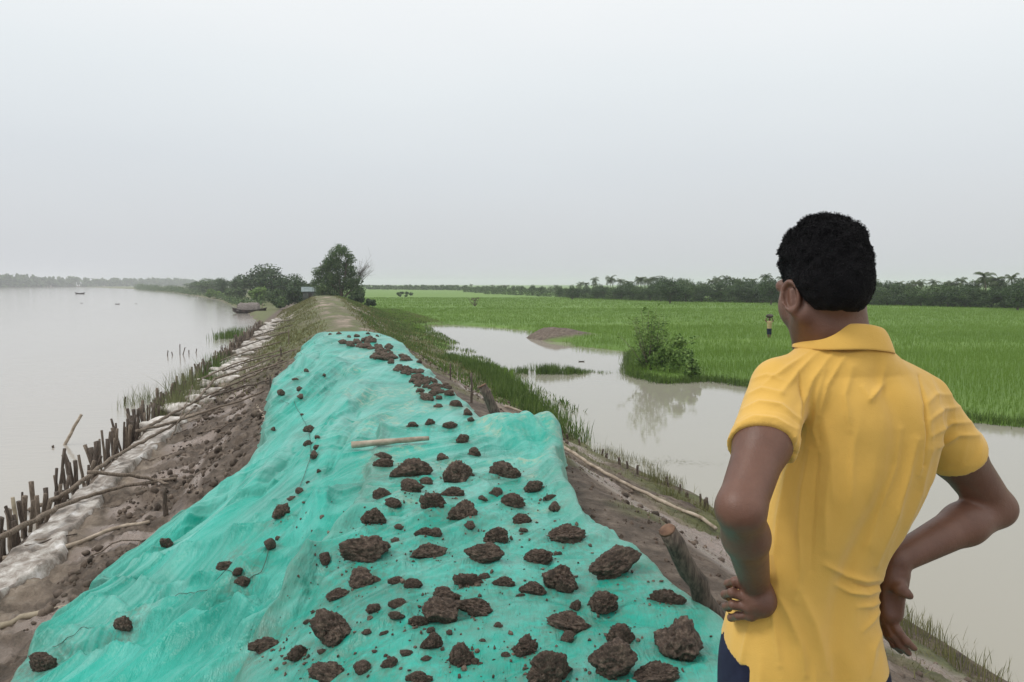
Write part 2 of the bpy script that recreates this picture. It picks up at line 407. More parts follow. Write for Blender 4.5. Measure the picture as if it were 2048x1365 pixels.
# ------------------------------------------------------------------ water
def water_mat(name, base, rs, bstr, rough, sc):
    m, n, b = new_mat(name)
    c = rampn(n, noise(n, .02, 4), [(.35, base), (.65, tuple(x * 1.10 for x in base))])
    n.links.new(c, b.inputs['Base Color']); b.inputs['Roughness'].default_value = rough; b.inputs['IOR'].default_value = 1.33
    b.inputs['Specular IOR Level'].default_value = .6
    h = mth(n, 'ADD', noise(n, sc, 4, .6, stretch=((1, 2.4, 1), (0, 0, .2))), mth(n, 'MULTIPLY', noise(n, sc * .14, 3, .5), 2.0))
    bump(n, b, h, bstr, .03); return m
def sheet(name, pts, z, mat, label, cat):
    V = np.array([(x, y, z) for x, y in pts]); o = mesh_obj(name, np_mesh(name, V, np.array([range(len(V))]), mat, False))
    return tag(o, label, cat, kind='structure')
M['river'] = water_mat('river_water', (.37, .345, .305), 1, .25, .09, 1.6)
M['pond'] = water_mat('pond_water', (.30, .285, .235), 1, .07, .035, 1.2)
a, b_, c_, d_ = sw2xy(-30, -4.3), sw2xy(-30, -2500), sw2xy(2600, -2500), sw2xy(2600, -4.3)
sheet('river', [a, d_, c_, b_][::-1], RIVER_Z, M['river'], 'wide calm silty grey river left of the embankment', 'river')
a, b_, c_, d_ = sw2xy(-13, 2.7), sw2xy(-13, 75), sw2xy(72, 75), sw2xy(72, 2.7)
sheet('pond', [a, b_, c_, d_], POND_Z, M['pond'], 'still flooded borrow pond between the embankment and paddy field', 'pond')

# ================================================================== blades
def blade_mesh(name, px, py, pz, h, wd, mat, lean=.35, seed=0, droop=.5, seg=3):
    r = np.random.default_rng(seed); N = len(px)
    h = np.broadcast_to(h, (N,)) * r.uniform(.65, 1.2, N); wd = np.broadcast_to(wd, (N,)) * r.uniform(.7, 1.2, N)
    az = r.uniform(0, 2 * np.pi, N); ln = np.abs(r.normal(0, lean, N)); fa = r.uniform(0, np.pi, N)
    V = np.zeros((N, seg * 2 + 1, 3))
    for i in range(seg + 1):
        t = i / seg; off = h * ln * t ** 1.6; zz = h * t * (1 - droop * ln * t * .5)
        cx, cy, cz = px + np.cos(az) * off, py + np.sin(az) * off, pz + zz
        if i < seg:
            ww = wd * (1 - t * .6) * .5
            V[:, 2 * i] = np.stack([cx - np.cos(fa) * ww, cy - np.sin(fa) * ww, cz], 1)
            V[:, 2 * i + 1] = np.stack([cx + np.cos(fa) * ww, cy + np.sin(fa) * ww, cz], 1)
        else: V[:, 2 * i] = np.stack([cx, cy, cz], 1)
    nb = seg * 2 + 1; base = np.arange(N)[:, None] * nb
    q = np.concatenate([base + np.array([[2 * i, 2 * i + 1, 2 * i + 3, 2 * i + 2]]) for i in range(seg - 1)])
    t3 = base + np.array([[2 * seg - 2, 2 * seg - 1, 2 * seg]])
    return np_mesh(name, V.reshape(-1, 3), [t3, q], mat, True)
M['rice'] = leafm('rice_leaf', (.12, .21, .032), (.20, .315, .06), .10, .35, isl=.22)
M['grass'] = leafm('grass_blade', (.045, .085, .018), (.13, .20, .045), 1.2, .3)
M['drygrass'] = leafm('dry_grass', (.09, .10, .035), (.22, .21, .09), 1.5, .3)
M['reed'] = leafm('reed', (.10, .12, .05), (.24, .25, .12), 1.5, .3)

# the rice: rows of seedlings, dense near the pond
def rice():
    X, Y, Hh, Wd = [], [], [], []
    for y0, y1, sp, nb, hh, wd in ((12, 30, .21, 8, .30, .012), (30, 48, .34, 11, .27, .017), (48, 85, .55, 14, .22, .024), (85, 150, 1.1, 14, .24, .05)):
        gx, gy = np.meshgrid(np.arange(-42, 112, sp), np.arange(y0, y1, sp * 1.15))
        jj = .10 if y0 < 20 else .5; gx = gx.ravel() + rng.normal(0, sp * jj, gx.size); gy = gy.ravel() + rng.normal(0, sp * jj, gy.size)
        k = (np.abs(gx) < gy * .74 + 1); gx, gy = gx[k], gy[k]
        s, w_ = xy2sw(gx, gy); z = H0(s, w_)
        k = (w_ > 4.2) & (z > POND_Z - .06) & (np.hypot((gx - _cx[0]) / 2.0, (gy - _cx[1]) / 2.2) > 1.15)
        k &= ~((gy > 30) & (w_ < 5.2))
        for yb in (27.5, 37, 52, 66, 88, 112): k &= np.abs(gy + .12 * gx - yb + .8 * vn(gx * .1, gx * 0, seed=62)) > .006 * yb + .04
        gx, gy = gx[k], gy[k]
        js = .12 if y0 < 20 else .55
        for _ in range(nb):
            X.append(gx + rng.normal(0, sp * js, gx.size)); Y.append(gy + rng.normal(0, sp * js, gy.size))
            pat = 1 + .22 * vn(gx * .16, gy * .5, seed=61)
            Hh.append(hh * pat); Wd.append(np.full(gx.size, wd))
    X = np.concatenate(X); Y = np.concatenate(Y); s, w_ = xy2sw(X, Y); z = np.maximum(H0(s, w_), POND_Z) - .02
    o = mesh_obj('rice_crop', blade_mesh('rice_crop', X, Y, z, np.concatenate(Hh), np.concatenate(Wd), M['rice'], .28, 5, seg=2))
    tag(o, 'bright green young rice planted in rows across the flooded field', 'rice', kind='stuff')
rice()
def scatter(n, sr, wr, dens=None, seed=0):
    r = np.random.default_rng(seed); s = r.uniform(*sr, n); w_ = r.uniform(*wr, n)
    if dens is not None:
        k = r.uniform(0, 1, n) < dens(s, w_); s, w_ = s[k], w_[k]
    return s, w_
def put_blades(name, s, w_, h, wd, mat, label, lean=.4, seed=0, zmin=None, cat='grass'):
    x, y = sw2xy(s, w_); z = H(s, w_) - .01
    if zmin is not None: z = np.maximum(z, zmin)
    o = mesh_obj(name, blade_mesh(name, x, y, z, h, wd, mat, lean, seed)); return tag(o, label, cat, kind='stuff')
# tall lush belt at the pond's edge
s, w_ = scatter(26000, (12.0, 29), (2.6, 4.6), lambda s, w: sstep(.75, .2, np.abs(w - np.interp(s, [10, 13, 17, 21, 27], [3.45, 3.2, 3.5, 4.0, 4.1])) / np.interp(s, [10, 12, 15, 30], [.25, .8, 1, 1.1])) * sstep(12.3, 13.6, s) * (.55 + .6 * vn(s * .8, w * 2, seed=77)), 3)
put_blades('bank_grass', s, w_, .30 * np.interp(s, [10, 13, 18, 29], [.9, 1.25, 1.1, .7]), .016, M['grass'], 'dense tall green grass along the pond edge beside the embankment', .35, 11, POND_Z - .03)
# short grass on the far embankment
s, w_ = scatter(95000, (17, 82), (-4.4, 8.0), lambda s, w: np.clip(sstep(17, 26, s) * (1 - 1.3 * np.exp(-((w + .05) / (.65 + .012 * s)) ** 2)) * (.55 + .8 * fbm(s * .8, w * .8, oct=3, seed=41)), 0, 1) * np.where(w < -3.2, .35, 1) * np.where((w>.6)|(s>22), 1, .8), 4)
put_blades('embankment_grass', s, w_, .12, .02 + s * .0004, M['drygrass'], 'short worn grass on both shoulders of the far embankment', .6, 12)
s, w_ = scatter(42000, (15, 82), (1.1, 7.5), lambda s, w: sstep(1.0, 2.0, w) * np.clip(.6 + .9 * vn(s * .6, w * 1.1, seed=79), 0, 1) * (w < 3.9 + .05 * s), 14)
put_blades('green_slope_grass', s, w_, .14, .022 + s * .0004, M['grass'], 'fresh green grass on the pond side slope of the far embankment', .5, 19, POND_Z - .03)
# thin weeds beside the tarp and by the pole
s, w_ = scatter(16000, (3.5, 20), (.9, 3.5), lambda s, w: sstep(.05, .4, fbm(s * .8, w * .8, oct=3, seed=41) + np.where(w > 2.4, .22, 0) + np.where(w < 1.4, .15, 0)) * np.where((w > 1.4) & (w < 2.3), .08, .8), 6)
put_blades('slope_weeds', s, w_, .055, .007, M['drygrass'], 'thin low weeds on the pond side mud slope', .7, 13)
s, w_ = scatter(5000, (5.0, 7.2), (-3.3, -2.5), lambda s, w: .35 * sstep(0, .3, vn(s * 2, w * 3, seed=7)), 8)
put_blades('tarpaulin_edge_grass', s, w_, .05, .006, M['drygrass'], 'sparse trodden grass by the left hem of the sheeting', .7, 14)
# sedge at the water line, right foreground and middle
s, w_ = scatter(7500, (3.5, 13), (3.15, 3.95), lambda s, w: sstep(-.05, .4, vn(s * 1.1, w * 2.5, seed=71)) * .8 + .05, 9)
put_blades('shore_sedge', s, w_, .17, .006, M['drygrass'], 'thin upright sedge along the near pond waterline', .3, 15, POND_Z - .05)
# islet of grass in the pond
c0 = onplane(1110, 746, POND_Z)
k = rng.normal(0, 1, (3000, 2)); X = c0[0] + k[:, 0] * .85; Y = c0[1] + k[:, 1] * .28
kk = vn(X * 3, Y * 3, seed=9) > -.35; X, Y = X[kk], Y[kk]
o = mesh_obj('islet_grass', blade_mesh('islet_grass', X, Y, np.full(len(X), POND_Z - .05), .3 * np.exp(-((X - c0[0] + .3) / 1.3) ** 2) + .07, .016, M['grass'], .35, 21))
tag(o, 'low islet of green grass standing in the middle of the pond', 'grass', kind='stuff')
# verge where paddies meet the pond: darker, longer grass
def verge():
    X, Y = [], []
    for i in range(8, 17):
        a, b2 = POND[i], POND[i + 1]; L = np.hypot(*(b2 - a)); nn = int(L * 380); t = rng.uniform(0, 1, nn)
        nrm = np.array([-(b2 - a)[1], (b2 - a)[0]]) / L
        o_ = rng.normal(.05, .16, nn)
        X.append(a[0] + (b2 - a)[0] * t + nrm[0] * o_); Y.append(a[1] + (b2 - a)[1] * t + nrm[1] * o_)
    X = np.concatenate(X); Y = np.concatenate(Y)
    k = (np.abs(X) < Y * .75 + 1); X, Y = X[k], Y[k]
    o = mesh_obj('field_verge_grass', blade_mesh('field_verge_grass', X, Y, np.full(len(X), POND_Z - .03), .26, .016, M['grass'], .4, 22))
    tag(o, 'dark green grass verge where the rice meets the pond', 'grass', kind='stuff')
verge()
# ================================================================== the green sheeting
def ridged(x, y, seed): return 1 - np.abs(vn(x, y, seed=seed)) * 2
def pleat(q, l, seed):
    """sharp crested pleats along l"""
    a = ridged(q, l * .22, seed); b2 = ridged(q * 2.3 + 5, l * .3, seed + 1); c2 = ridged(q * 5.1, l * .45, seed + 2); d2 = ridged(q * 9.7, l * .7, seed + 3)
    m1 = .4 + .6 * sstep(-.3, .5, vn(q * .7, l * .5, seed=seed + 4))
    return np.clip(a, -.4, 1) * .5 + b2 * .34 * m1 + c2 * .24 * m1 + d2 * .09 * m1
_fl = [((740, 700), (600, 900)), ((748, 745), (575, 985)), ((700, 700), (560, 850)), ((662, 684), (547, 795)), ((762, 790), (640, 1010)), ((722, 830), (600, 1080)), ((692, 905), (560, 1130)), ((520, 932), (352, 1078)), ((600, 960), (335, 1108)),
  ((612, 1040), (262, 1172)), ((602, 1108), (205, 1232)), ((592, 1160), (172, 1262)), ((540, 1213), (372, 1250)), ((545, 1238), (362, 1290)), ((548, 1264), (372, 1330)), ((550, 1290), (410, 1362)), ((562, 1222), (556, 1362)), ((620, 1170), (600, 1290)), ((640, 1120), (560, 1200)),
  ((560, 1010), (440, 1110)), ((470, 1010), (300, 1130)), ((700, 730), (640, 840)), ((650, 700), (590, 800)), ((730, 770), (660, 900)), ((610, 880), (520, 1010)), ((655, 1000), (600, 1150)), ((420, 1180), (190, 1290)), ((380, 1240), (90, 1330)), ((340, 1280), (120, 1362)), ((330, 1110), (250, 1190))]
FOLDS = []
for k_, (a_, b_2) in enumerate(_fl):
    pa, pb_ = hit(*a_), hit(*b_2); sa, wa = xy2sw(pa[0], pa[1]); sb2, wb2 = xy2sw(pb_[0], pb_[1]); L_ = math.hypot(sb2 - sa, wb2 - wa); q_ = random.Random(k_)
    wd2 = .035 + .004 * sa
    for j_ in range(3):
        o1 = q_.uniform(-1, 1) * wd2 * (3.5 if j_ else 0); nx_, ny_ = -(wb2 - wa) / L_, (sb2 - sa) / L_; t0_, t1_ = (0, 1) if j_ == 0 else (q_.uniform(0, .4), q_.uniform(.6, 1))
        FOLDS.append((sa + (sb2 - sa) * t0_ + nx_ * o1, wa + (wb2 - wa) * t0_ + ny_ * o1, sa + (sb2 - sa) * t1_ + nx_ * o1 * .4, wa + (wb2 - wa) * t1_ + ny_ * o1 * .4, (1 if (k_ + j_) % 2 else -1) * wd2 * q_.uniform(1.2, 2.0), wd2 * q_.uniform(.7, 1.4)))
def cusps(s, w, L):
    f = 0
    for sa, wa, sb2, wb2, d, r_ in L:
        t = np.clip(((s - sa) * (sb2 - sa) + (w - wa) * (wb2 - wa)) / ((sb2 - sa) ** 2 + (wb2 - wa) ** 2), 0, 1)
        bow = .12 * np.sin(t * 7 + sa * 3) * r_ * 4
        dd = np.hypot(s - sa - t * (sb2 - sa) + bow, w - wa - t * (wb2 - wa) + bow)
        f = f + d * np.exp(-dd / r_) * (.3 + .7 * np.sin(np.pi * np.clip(t, .05, .97)))
    return f
_r = random.Random(4); FB = []
for _ in range(46):
    sa, wa = _r.uniform(2.6, 7.7), _r.uniform(-1.0, .9); an = _r.gauss(.3, .5) + (1.57 if _r.random() < .35 else 0); L_ = _r.uniform(.25, .9); wd2 = .016 + .0035 * sa
    FB.append((sa, wa, sa + L_ * math.sin(an), wa + L_ * math.cos(an), _r.choice((-1, 1)) * wd2 * _r.uniform(.7, 1.4), wd2 * _r.uniform(.6, 1.2)))
def TA(s, w):
    """top of the long sheet"""
    s = np.asarray(s, float); w = np.asarray(w, float)
    wob = .35 * vn(s * .5, w * .5, seed=101)
    q1 = w - .30 * s + wob * .6; q2 = s - .62 * w + wob
    k = sstep(6.2, 8.5, s + .5 * w)
    slope = sstep(-.5, -1.1, w)
    env = .35 + .65 * sstep(-.2, .5, vn(s * .35, w * .6, seed=105) + .25)
    f = k * pleat(q1 * 2.1, s * .5, 102) * .135 * env + (1 - k) * pleat(q2 * 1.7, w * .8, 112) * .125 * env
    f = f * (.35 + .65 * slope) + .03 * fbm(s * 1.1, w * 1.1, oct=2, seed=120)
    # big tucked folds by the crest: long hollow running away down the slope
    for (sa, wa, sb_, wb, d, r_) in ((15.0, -.9, 9.5, -2.1, .13, .18), (13.2, -.55, 8.2, -1.5, -.10, .12), (17.5, -1.0, 12.5, -2.2, .10, .16), (9.2, -1.1, 6.6, -2.5, .09, .13), (6.0, -1.0, 4.6, -2.6, .10, .13), (4.9, -.9, 3.6, -2.4, .12, .10), (5.0, -.95, 4.0, -2.8, -.08, .08)):
        t = np.clip(((s - sa) * (sb_ - sa) + (w - wa) * (wb - wa)) / ((sb_ - sa) ** 2 + (wb - wa) ** 2), 0, 1)
        dd = np.hypot(s - sa - t * (sb_ - sa), w - wa - t * (wb - wa))
        f = f + d * np.exp(-(dd / r_) ** 2) * (.4 + .6 * np.sin(np.pi * np.clip(t, .05, 1)))
    f = f + cusps(s, w, FOLDS) * (.35 + .65 * slope)
    f = f + .05 * np.exp(-((w - wle(s)) / .09) ** 2)          # rolled hem
    return H0(s, w) + np.maximum(.075 + f, .028 + .1 * (.075 + f))
def TB(s, w):
    s = np.asarray(s, float); w = np.asarray(w, float)
    f = pleat(s * .9 + w * .3 + .3 * vn(s, w, seed=131), w * .8, 132) * .040 + .02 * fbm(s * 2, w * 2, oct=3, seed=133)
    f = f + .075 * np.exp(-((w - wseam(s) - .06) / .09) ** 2) * (.6 + .5 * vn(s * 2, 0 * s, seed=134))   # bunched seam
    f = f + cusps(s, w, FB)
    hump = np.exp(-(((s - 7.35) / .36) ** 2)) * sstep(.1, .75, w) * sstep(1.35, 1.0, w) * .20                      # lifted far right corner
    pl = ridged(w * 5 + .6 * s, s * .4, 140) * np.exp(-(((s - 7.0) / .8) ** 2)) * sstep(.1, .7, w) * .05
    roll = .10 * np.exp(-((w - wrb(s) + .10) / .11) ** 2) * sstep(4.2, 5.0, s) 
    roll = roll + .05 * np.exp(-((s - 7.7) / .12) ** 2)
    return np.maximum(TA(s, np.minimum(w, .9)) * 0 + H0(s, w) + .11, TA(s, w) + .025) * 1.0 + f + hump + pl + roll
def tarp_obj(name, s0, s1, wl, wr, fn, n, ds, label):
    ss = [s0]
    while ss[-1] < s1: ss.append(ss[-1] + ds * max(1, ss[-1] / 7))
    ss = np.array(ss); t = np.linspace(0, 1, n)
    Sx = np.repeat(ss[:, None], n, 1); l, r_ = wl(ss), wr(ss)
    l = l + .05 * vn(ss * 2.6, ss * 0, seed=151) + .02 * vn(ss * 9, ss * 0, seed=152); r_ = r_ + .04 * vn(ss * 3, ss * 0, seed=153)
    Wx = l[:, None] + (r_ - l)[:, None] * t[None]
    far = .22 * vn(Wx * 1.3, Wx * 0, seed=154) + .07 * vn(Wx * 6, Wx * 0, seed=155)
    Sx = Sx + far * sstep(s1 - 1.2, s1, Sx)
    Z = fn(Sx, Wx)
    ed = np.minimum(np.minimum(t[None] * (r_ - l)[:, None], (1 - t[None]) * (r_ - l)[:, None]), np.minimum(s1 - Sx, 9))
    if fn is TA:                                                       # hem comes down to the mud
        k = sstep(.10, 0, ed); Z = Z * (1 - k) + (H(Sx, Wx) + .0) * k
    else:
        k = sstep(.05, 0, ed); Z = Z * (1 - k) + (np.where(Wx < .5, TA(Sx, Wx), H(Sx, Wx)) + .0) * k
    X, Y = sw2xy(Sx, Wx); a_, b_2 = X.shape; idx = np.arange(a_ * b_2).reshape(a_, b_2)
    Fc = np.stack([idx[:-1, :-1], idx[:-1, 1:], idx[1:, 1:], idx[1:, :-1]], -1).reshape(-1, 4)[:, ::-1]
    # where mud has been trodden into the sheet (crest) -> du, the dusty patches
    wob = .21 * vn(Sx * .5, Wx * .5, seed=101); q1 = Wx - .30 * Sx + wob; q2 = Sx - .62 * Wx + wob * 1.7; kk = sstep(6.2, 8.5, Sx + .5 * Wx)
    stv = lambda q, l: .5 * vn(q * 7, l * .5, seed=171) + .3 * vn(q * 17, l * .8, seed=172) + .25 * vn(q * 38, l * 1.3, seed=173)
    stk = kk * stv(q1, Sx) + (1 - kk) * stv(q2, Wx); stk = sstep(-.25, .55, stk) * (.45 + .55 * sstep(-.5, .3, fbm(Sx * .7, Wx * .7, oct=3, seed=175)))  # streaks along the folds: dusty film that also paints in fold light and dark
    du = sstep(-1.3, -.4, Wx) * sstep(.05, .4, fbm(Sx * 1.5, Wx * 1.5, oct=4, seed=160) + .08)
    hem = sstep(.25, .0, ed) * .5
    me = np_mesh(name, np.stack([X, Y, Z], -1).reshape(-1, 3), Fc, M['tarp'], True, {'dust_foldlight': np.stack([du, hem, stk], -1).reshape(-1, 3)})
    o = mesh_obj(name, me); return tag(o, label, 'tarpaulin')
m, n, b = new_mat('tarpaulin')
at = n.nodes.new('ShaderNodeAttribute'); at.attribute_name = 'dust_foldlight'; se = n.nodes.new('ShaderNodeSeparateColor'); n.links.new(at.outputs['Color'], se.inputs[0])
base = rampn(n, noise(n, 1.3, 5, .6), [(.3, (.004, .22, .165)), (.5, (.008, .335, .255)), (.72, (.022, .42, .335))])
bloom = rampn(n, noise(n, 2.6, 6, .7, stretch=((1, 1, 1),)), [(.48, (0, 0, 0)), (.72, (1, 1, 1))])
base = mixc(n, mth(n, 'MULTIPLY', bloom, .25), base, (.20, .55, .50))
base = mixc(n, mth(n, 'MULTIPLY', se.outputs[2], .58), base, (.20, .50, .44))  # dusty streaks, also lightening the colour for the folds' soft shading
df = mth(n, 'MULTIPLY', se.outputs[0], rampn(n, noise(n, 9, 6, .75), [(.47, (0, 0, 0)), (.62, (.8, .8, .8))]))
base = mixc(n, df, base, (.34, .43, .31))
spk = mth(n, 'MULTIPLY', rampn(n, noise(n, 42, 3, .6), [(.66, (0, 0, 0)), (.70, (1, 1, 1))]), mth(n, 'MULTIPLY_ADD', se.outputs[0], .6, .03))
base = mixc(n, spk, base, (.16, .13, .09))
base = mixc(n, se.outputs[1], base, (.12, .22, .17))
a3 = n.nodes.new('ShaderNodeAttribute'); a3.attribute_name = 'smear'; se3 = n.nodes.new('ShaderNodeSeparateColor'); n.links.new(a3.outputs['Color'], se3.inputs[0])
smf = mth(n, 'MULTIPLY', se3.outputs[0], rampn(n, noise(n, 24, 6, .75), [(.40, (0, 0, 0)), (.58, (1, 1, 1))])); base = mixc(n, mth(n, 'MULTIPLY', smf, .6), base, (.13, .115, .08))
n.links.new(base, b.inputs['Base Color']); b.inputs['Roughness'].default_value = .33; b.inputs['Specular IOR Level'].default_value = .36
def ridge(n, scale, st, rot):
    x = n.nodes.new('ShaderNodeTexNoise'); x.noise_type = 'RIDGED_MULTIFRACTAL'; x.inputs['Scale'].default_value = scale; x.inputs['Detail'].default_value = 3; x.inputs['Roughness'].default_value = .5; x.inputs['Distortion'].default_value = .35
    mp = n.nodes.new('ShaderNodeMapping'); mp.inputs['Scale'].default_value = st; mp.inputs['Rotation'].default_value = (0, 0, rot); n.links.new(n.nodes['TC'].outputs['Object'], mp.inputs[0]); n.links.new(mp.outputs[0], x.inputs['Vector']); return x.outputs[0]
h0 = bump(n, None, ridge(n, 2.6, (1.5, .5, 1), .35), .8, .05)
h0 = bump(n, None, ridge(n, 5.5, (1.4, .4, 1), .1), .35, .016, h0)
h1 = bump(n, None, noise(n, 7, 5, .65, stretch=((1.8, .4, 1), (0, 0, .2))), .8, .03, h0)
h2 = bump(n, None, noise(n, 16, 4, .6, stretch=((2.2, .5, 1), (0, 0, -.4))), .55, .012, h1)
bump(n, b, noise(n, 60, 3, .6), .2, .003, h2)
tr = n.nodes.new('ShaderNodeBsdfTranslucent'); n.links.new(base, tr.inputs[0])
ms = nd(n, 'ShaderNodeMixShader', Fac=.04); n.links.new(b.outputs[0], ms.inputs[1]); n.links.new(tr.outputs[0], ms.inputs[2]); n.links.new(ms.outputs[0], n.nodes['Material Output'].inputs[0])
M['tarp'] = m
tarp_obj('tarpaulin', 1.6, s1 - .2, wle, wre, TA, 330, .018, 'long creased turquoise plastic sheet draped down the river slope of the embankment')
tarp_obj('tarpaulin', 1.0, BS1, wseam, wrb, TB, 220, .016, 'nearer turquoise sheet on the crest, its far right corner bunched up, strewn with big clods')
def HT(s, w):
    s = np.asarray(s, float); w = np.asarray(w, float)
    z = H(s, w)
    z = np.where((w > wle(s)) & (w < wre(s)) & (s < s1 - .2) & (s > 1.6), np.maximum(z, TA(s, w)), z)
    z = np.where((w > wseam(s)) & (w < wrb(s)) & (s < BS1) & (s > 1.0), TB(s, w), z)
    return z
HT = Grid(HT)

# ================================================================== clods of mud
M['clod'] = None
m, n, b = new_mat('clod_mud')
c = rampn(n, noise(n, 9, 7, .7), [(.32, (.034, .023, .017)), (.50, (.105, .073, .053)), (.68, (.27, .20, .15))])
c = mixc(n, rampn(n, noise(n, 45, 3, .6), [(.55, (0, 0, 0)), (.62, (.5, .5, .5))]), c, (.05, .035, .026))
n.links.new(c, b.inputs['Base Color']); b.inputs['Roughness'].default_value = .72; b.inputs['Specular IOR Level'].default_value = .4
x1 = bump(n, None, noise(n, 22, 6, .75), .9, .02); bump(n, b, noise(n, 90, 4, .7), .6, .005, x1)
M['clod'] = m
def ico(sub):
    import bmesh
    bm = bmesh.new(); bmesh.ops.create_icosphere(bm, subdivisions=sub, radius=1)
    V = np.array([v.co[:] for v in bm.verts]); Fc = np.array([[v.index for v in f.verts] for f in bm.faces]); bm.free(); return V, Fc
ICO4, ICO3 = ico(5), ico(3)
def clod_mesh(seed, lumps=1, blocky=.5, rough=1.0, ic=ICO4):
    r = np.random.default_rng(seed); V0, Fc = ic; Vs, Fs, nn = [], [], 0
    for L in range(lumps):
        V = V0.copy(); rad = np.ones(len(V))
        for _ in range(int(9 * blocky) + 4):                     # broken faces
            d = r.normal(0, 1, 3); d /= np.linalg.norm(d); h = r.uniform(.5, .86)
            pr = V0 @ d; rad = np.where(pr > .05, np.minimum(rad, h / np.maximum(pr, .05)), rad)
        q = V0 * rad[:, None]
        o = r.uniform(0, 50, 3)
        dsp = .20 * fbm(q[:, 0] * 1.8 + o[0], q[:, 1] * 1.8 + o[1], q[:, 2] * 1.8 + o[2], 3, seed) + .12 * rough * (1 - 2 * np.abs(fbm(q[:, 0] * 5 + o[0], q[:, 1] * 5, q[:, 2] * 5, 3, seed + 3))) 
        dsp += .05 * rough * fbm(q[:, 0] * 14 + o[1], q[:, 1] * 14, q[:, 2] * 14, 2, seed + 9)
        q = q + V0 * dsp[:, None]
        if L: 
            sc = r.uniform(.35, .7); a = r.uniform(0, 2 * np.pi); q = q * sc + np.array([math.cos(a) * .75, math.sin(a) * .6, -.25 * (1 - sc)])
        Vs.append(q); Fs.append(Fc + nn); nn += len(q)
    V = np.concatenate(Vs); lo, hi = V.min(0), V.max(0)
    V[:, :2] -= (lo + hi)[:2] / 2; V = V / (hi[0] - lo[0])       # unit width
    zl = np.quantile(V[:, 2], .14); V[:, 2] = np.where(V[:, 2] < zl, zl + (V[:, 2] - zl) * .25, V[:, 2]); V[:, 2] -= zl
    return np_mesh('mud_clod', V, np.concatenate(Fs), M['clod'], True)
CM = {'lump': [clod_mesh(i, 2 + i % 2, 1.1, 1.8) for i in (1, 2, 3, 4, 5, 6)], 'wedge': [clod_mesh(i, 1 + i % 2, 1.7, 1.2) for i in (11, 12, 13, 14, 15)],
      'cluster': [clod_mesh(i, 5, .5, 1.9) for i in (21, 22, 23, 24, 25)], 'small': [clod_mesh(i, 1 + i % 3, .7, 1.7, ICO3) for i in range(31, 39)]}
# near clods: x, y, w, h in a 2.2756x enlargement of the photograph, kind, own label
Z4 = lambda X, Y: (500 + X / 2.2756, 900 + Y / 2.2756)
BIG = [(735, 85, 180, 90, 'cluster', 'wide dark clod cluster with grass on top, farthest big one on the crest sheet'),
 (945, 105, 130, 115, 'cluster', 'shaggy clod with a grassy top right of the wide far clod cluster'),
 (1155, 85, 150, 90, 'cluster', 'ragged dark clod nearest the lifted corner of the sheet'),
 (520, 440, 210, 140, 'wedge', 'large pyramid shaped clod on the seam ridge of the sheet'),
 (510, 578, 170, 100, 'wedge', 'reddish brown flat clod just below the large pyramid shaped clod'),
 (810, 452, 160, 100, 'wedge', 'square blocky clod with fibrous broken face mid crest'),
 (1065, 478, 170, 90, 'wedge', 'smooth slab clod with a pale scooped top mid crest'),
 (990, 588, 130, 85, 'lump', 'rounded clod with one light cut face below the slab clod'),
 (1120, 385, 110, 80, 'lump', 'tan crumbling clod standing right behind the slab clod'),
 (1310, 480, 120, 85, 'cluster', 'notched clod touching the upright jagged clod on its far left'),
 (1410, 582, 150, 140, 'wedge', 'upright jagged clod with a sharp peak on the right half of the sheet'),
 (1655, 530, 235, 110, 'wedge', 'long log shaped clod on the right hem of the sheet'),
 (975, 272, 140, 105, 'cluster', 'knobbly near black clod in the middle of the far group'),
 (830, 228, 115, 95, 'lump', 'boxy clod left of the knobbly near black clod'),
 (1195, 228, 110, 75, 'lump', 'smooth oval clod right of the knobbly near black clod'),
 (1290, 168, 85, 62, 'lump', 'smooth boulder like clod tucked against the rolled right edge'),
 (735, 168, 115, 60, 'wedge', 'low pointed clod in front of the wide far clod cluster'),
 (560, 300, 105, 85, 'lump', 'dark clod on the left shoulder of the crest sheet'),
 (865, 742, 150, 125, 'wedge', 'big chisel edged clod with a clean slanting face, centre foreground'),
 (885, 665, 130, 60, 'wedge', 'angular clod leaning behind the chisel edged clod'),
 (1025, 718, 165, 75, 'wedge', 'dark pointed clod just right of the chisel edged clod'),
 (765, 775, 85, 60, 'cluster', 'crumbly clod against the left side of the chisel edged clod'),
 (378, 802, 175, 180, 'wedge', 'big cracked clod split down the middle, left foreground'),
 (1440, 782, 185, 110, 'cluster', 'spreading crumbly clod in the right foreground of the sheet'),
 (1605, 702, 120, 105, 'cluster', 'pitted clod with a lobed edge below the log shaped clod'),
 (1685, 838, 130, 110, 'cluster', 'dark rough clod touching the back of the tall brown clod'),
 (1658, 962, 190, 180, 'wedge', 'tall brown clod in the right foreground with a pale crown'),
 (1955, 840, 180, 270, 'wedge', 'largest clod, a long leaning slab at the right hem by the man'),
 (1365, 988, 210, 160, 'lump', 'broad rounded clod cut by the bottom of the picture, right of centre'),
 (365, 1005, 210, 120, 'lump', 'broad grass flecked clod at the bottom left of the crest'),
 (965, 932, 105, 115, 'cluster', 'dark clod with a crumbled tail at the bottom centre'),
 (1250, 892, 105, 92, 'lump', 'compact dark round clod up left of the broad rounded clod'),
 (1900, 662, 150, 90, 'cluster', 'crumbled mud heap on the mud just beyond the right hem'),
 (1440, 392, 165, 55, 'cluster', 'flat string of broken mud across the right hem of the sheet'),
 (75, 885, 140, 65, 'wedge', 'flat dusty slab clod low on the left of the crest'),
 (225, 920, 92, 70, 'cluster', 'crumbly clod right of the flat dusty slab clod'),
 (345, 495, 60, 65, 'lump', 'small round clod alone on the seam left of the pyramid shaped clod'),
 (145, 272, 70, 75, 'lump', 'small round clod on the smooth river slope of the sheet'),
 (1850, 1030, 185, 70, 'cluster', 'low crumbly clod by the bottom edge near the man')]
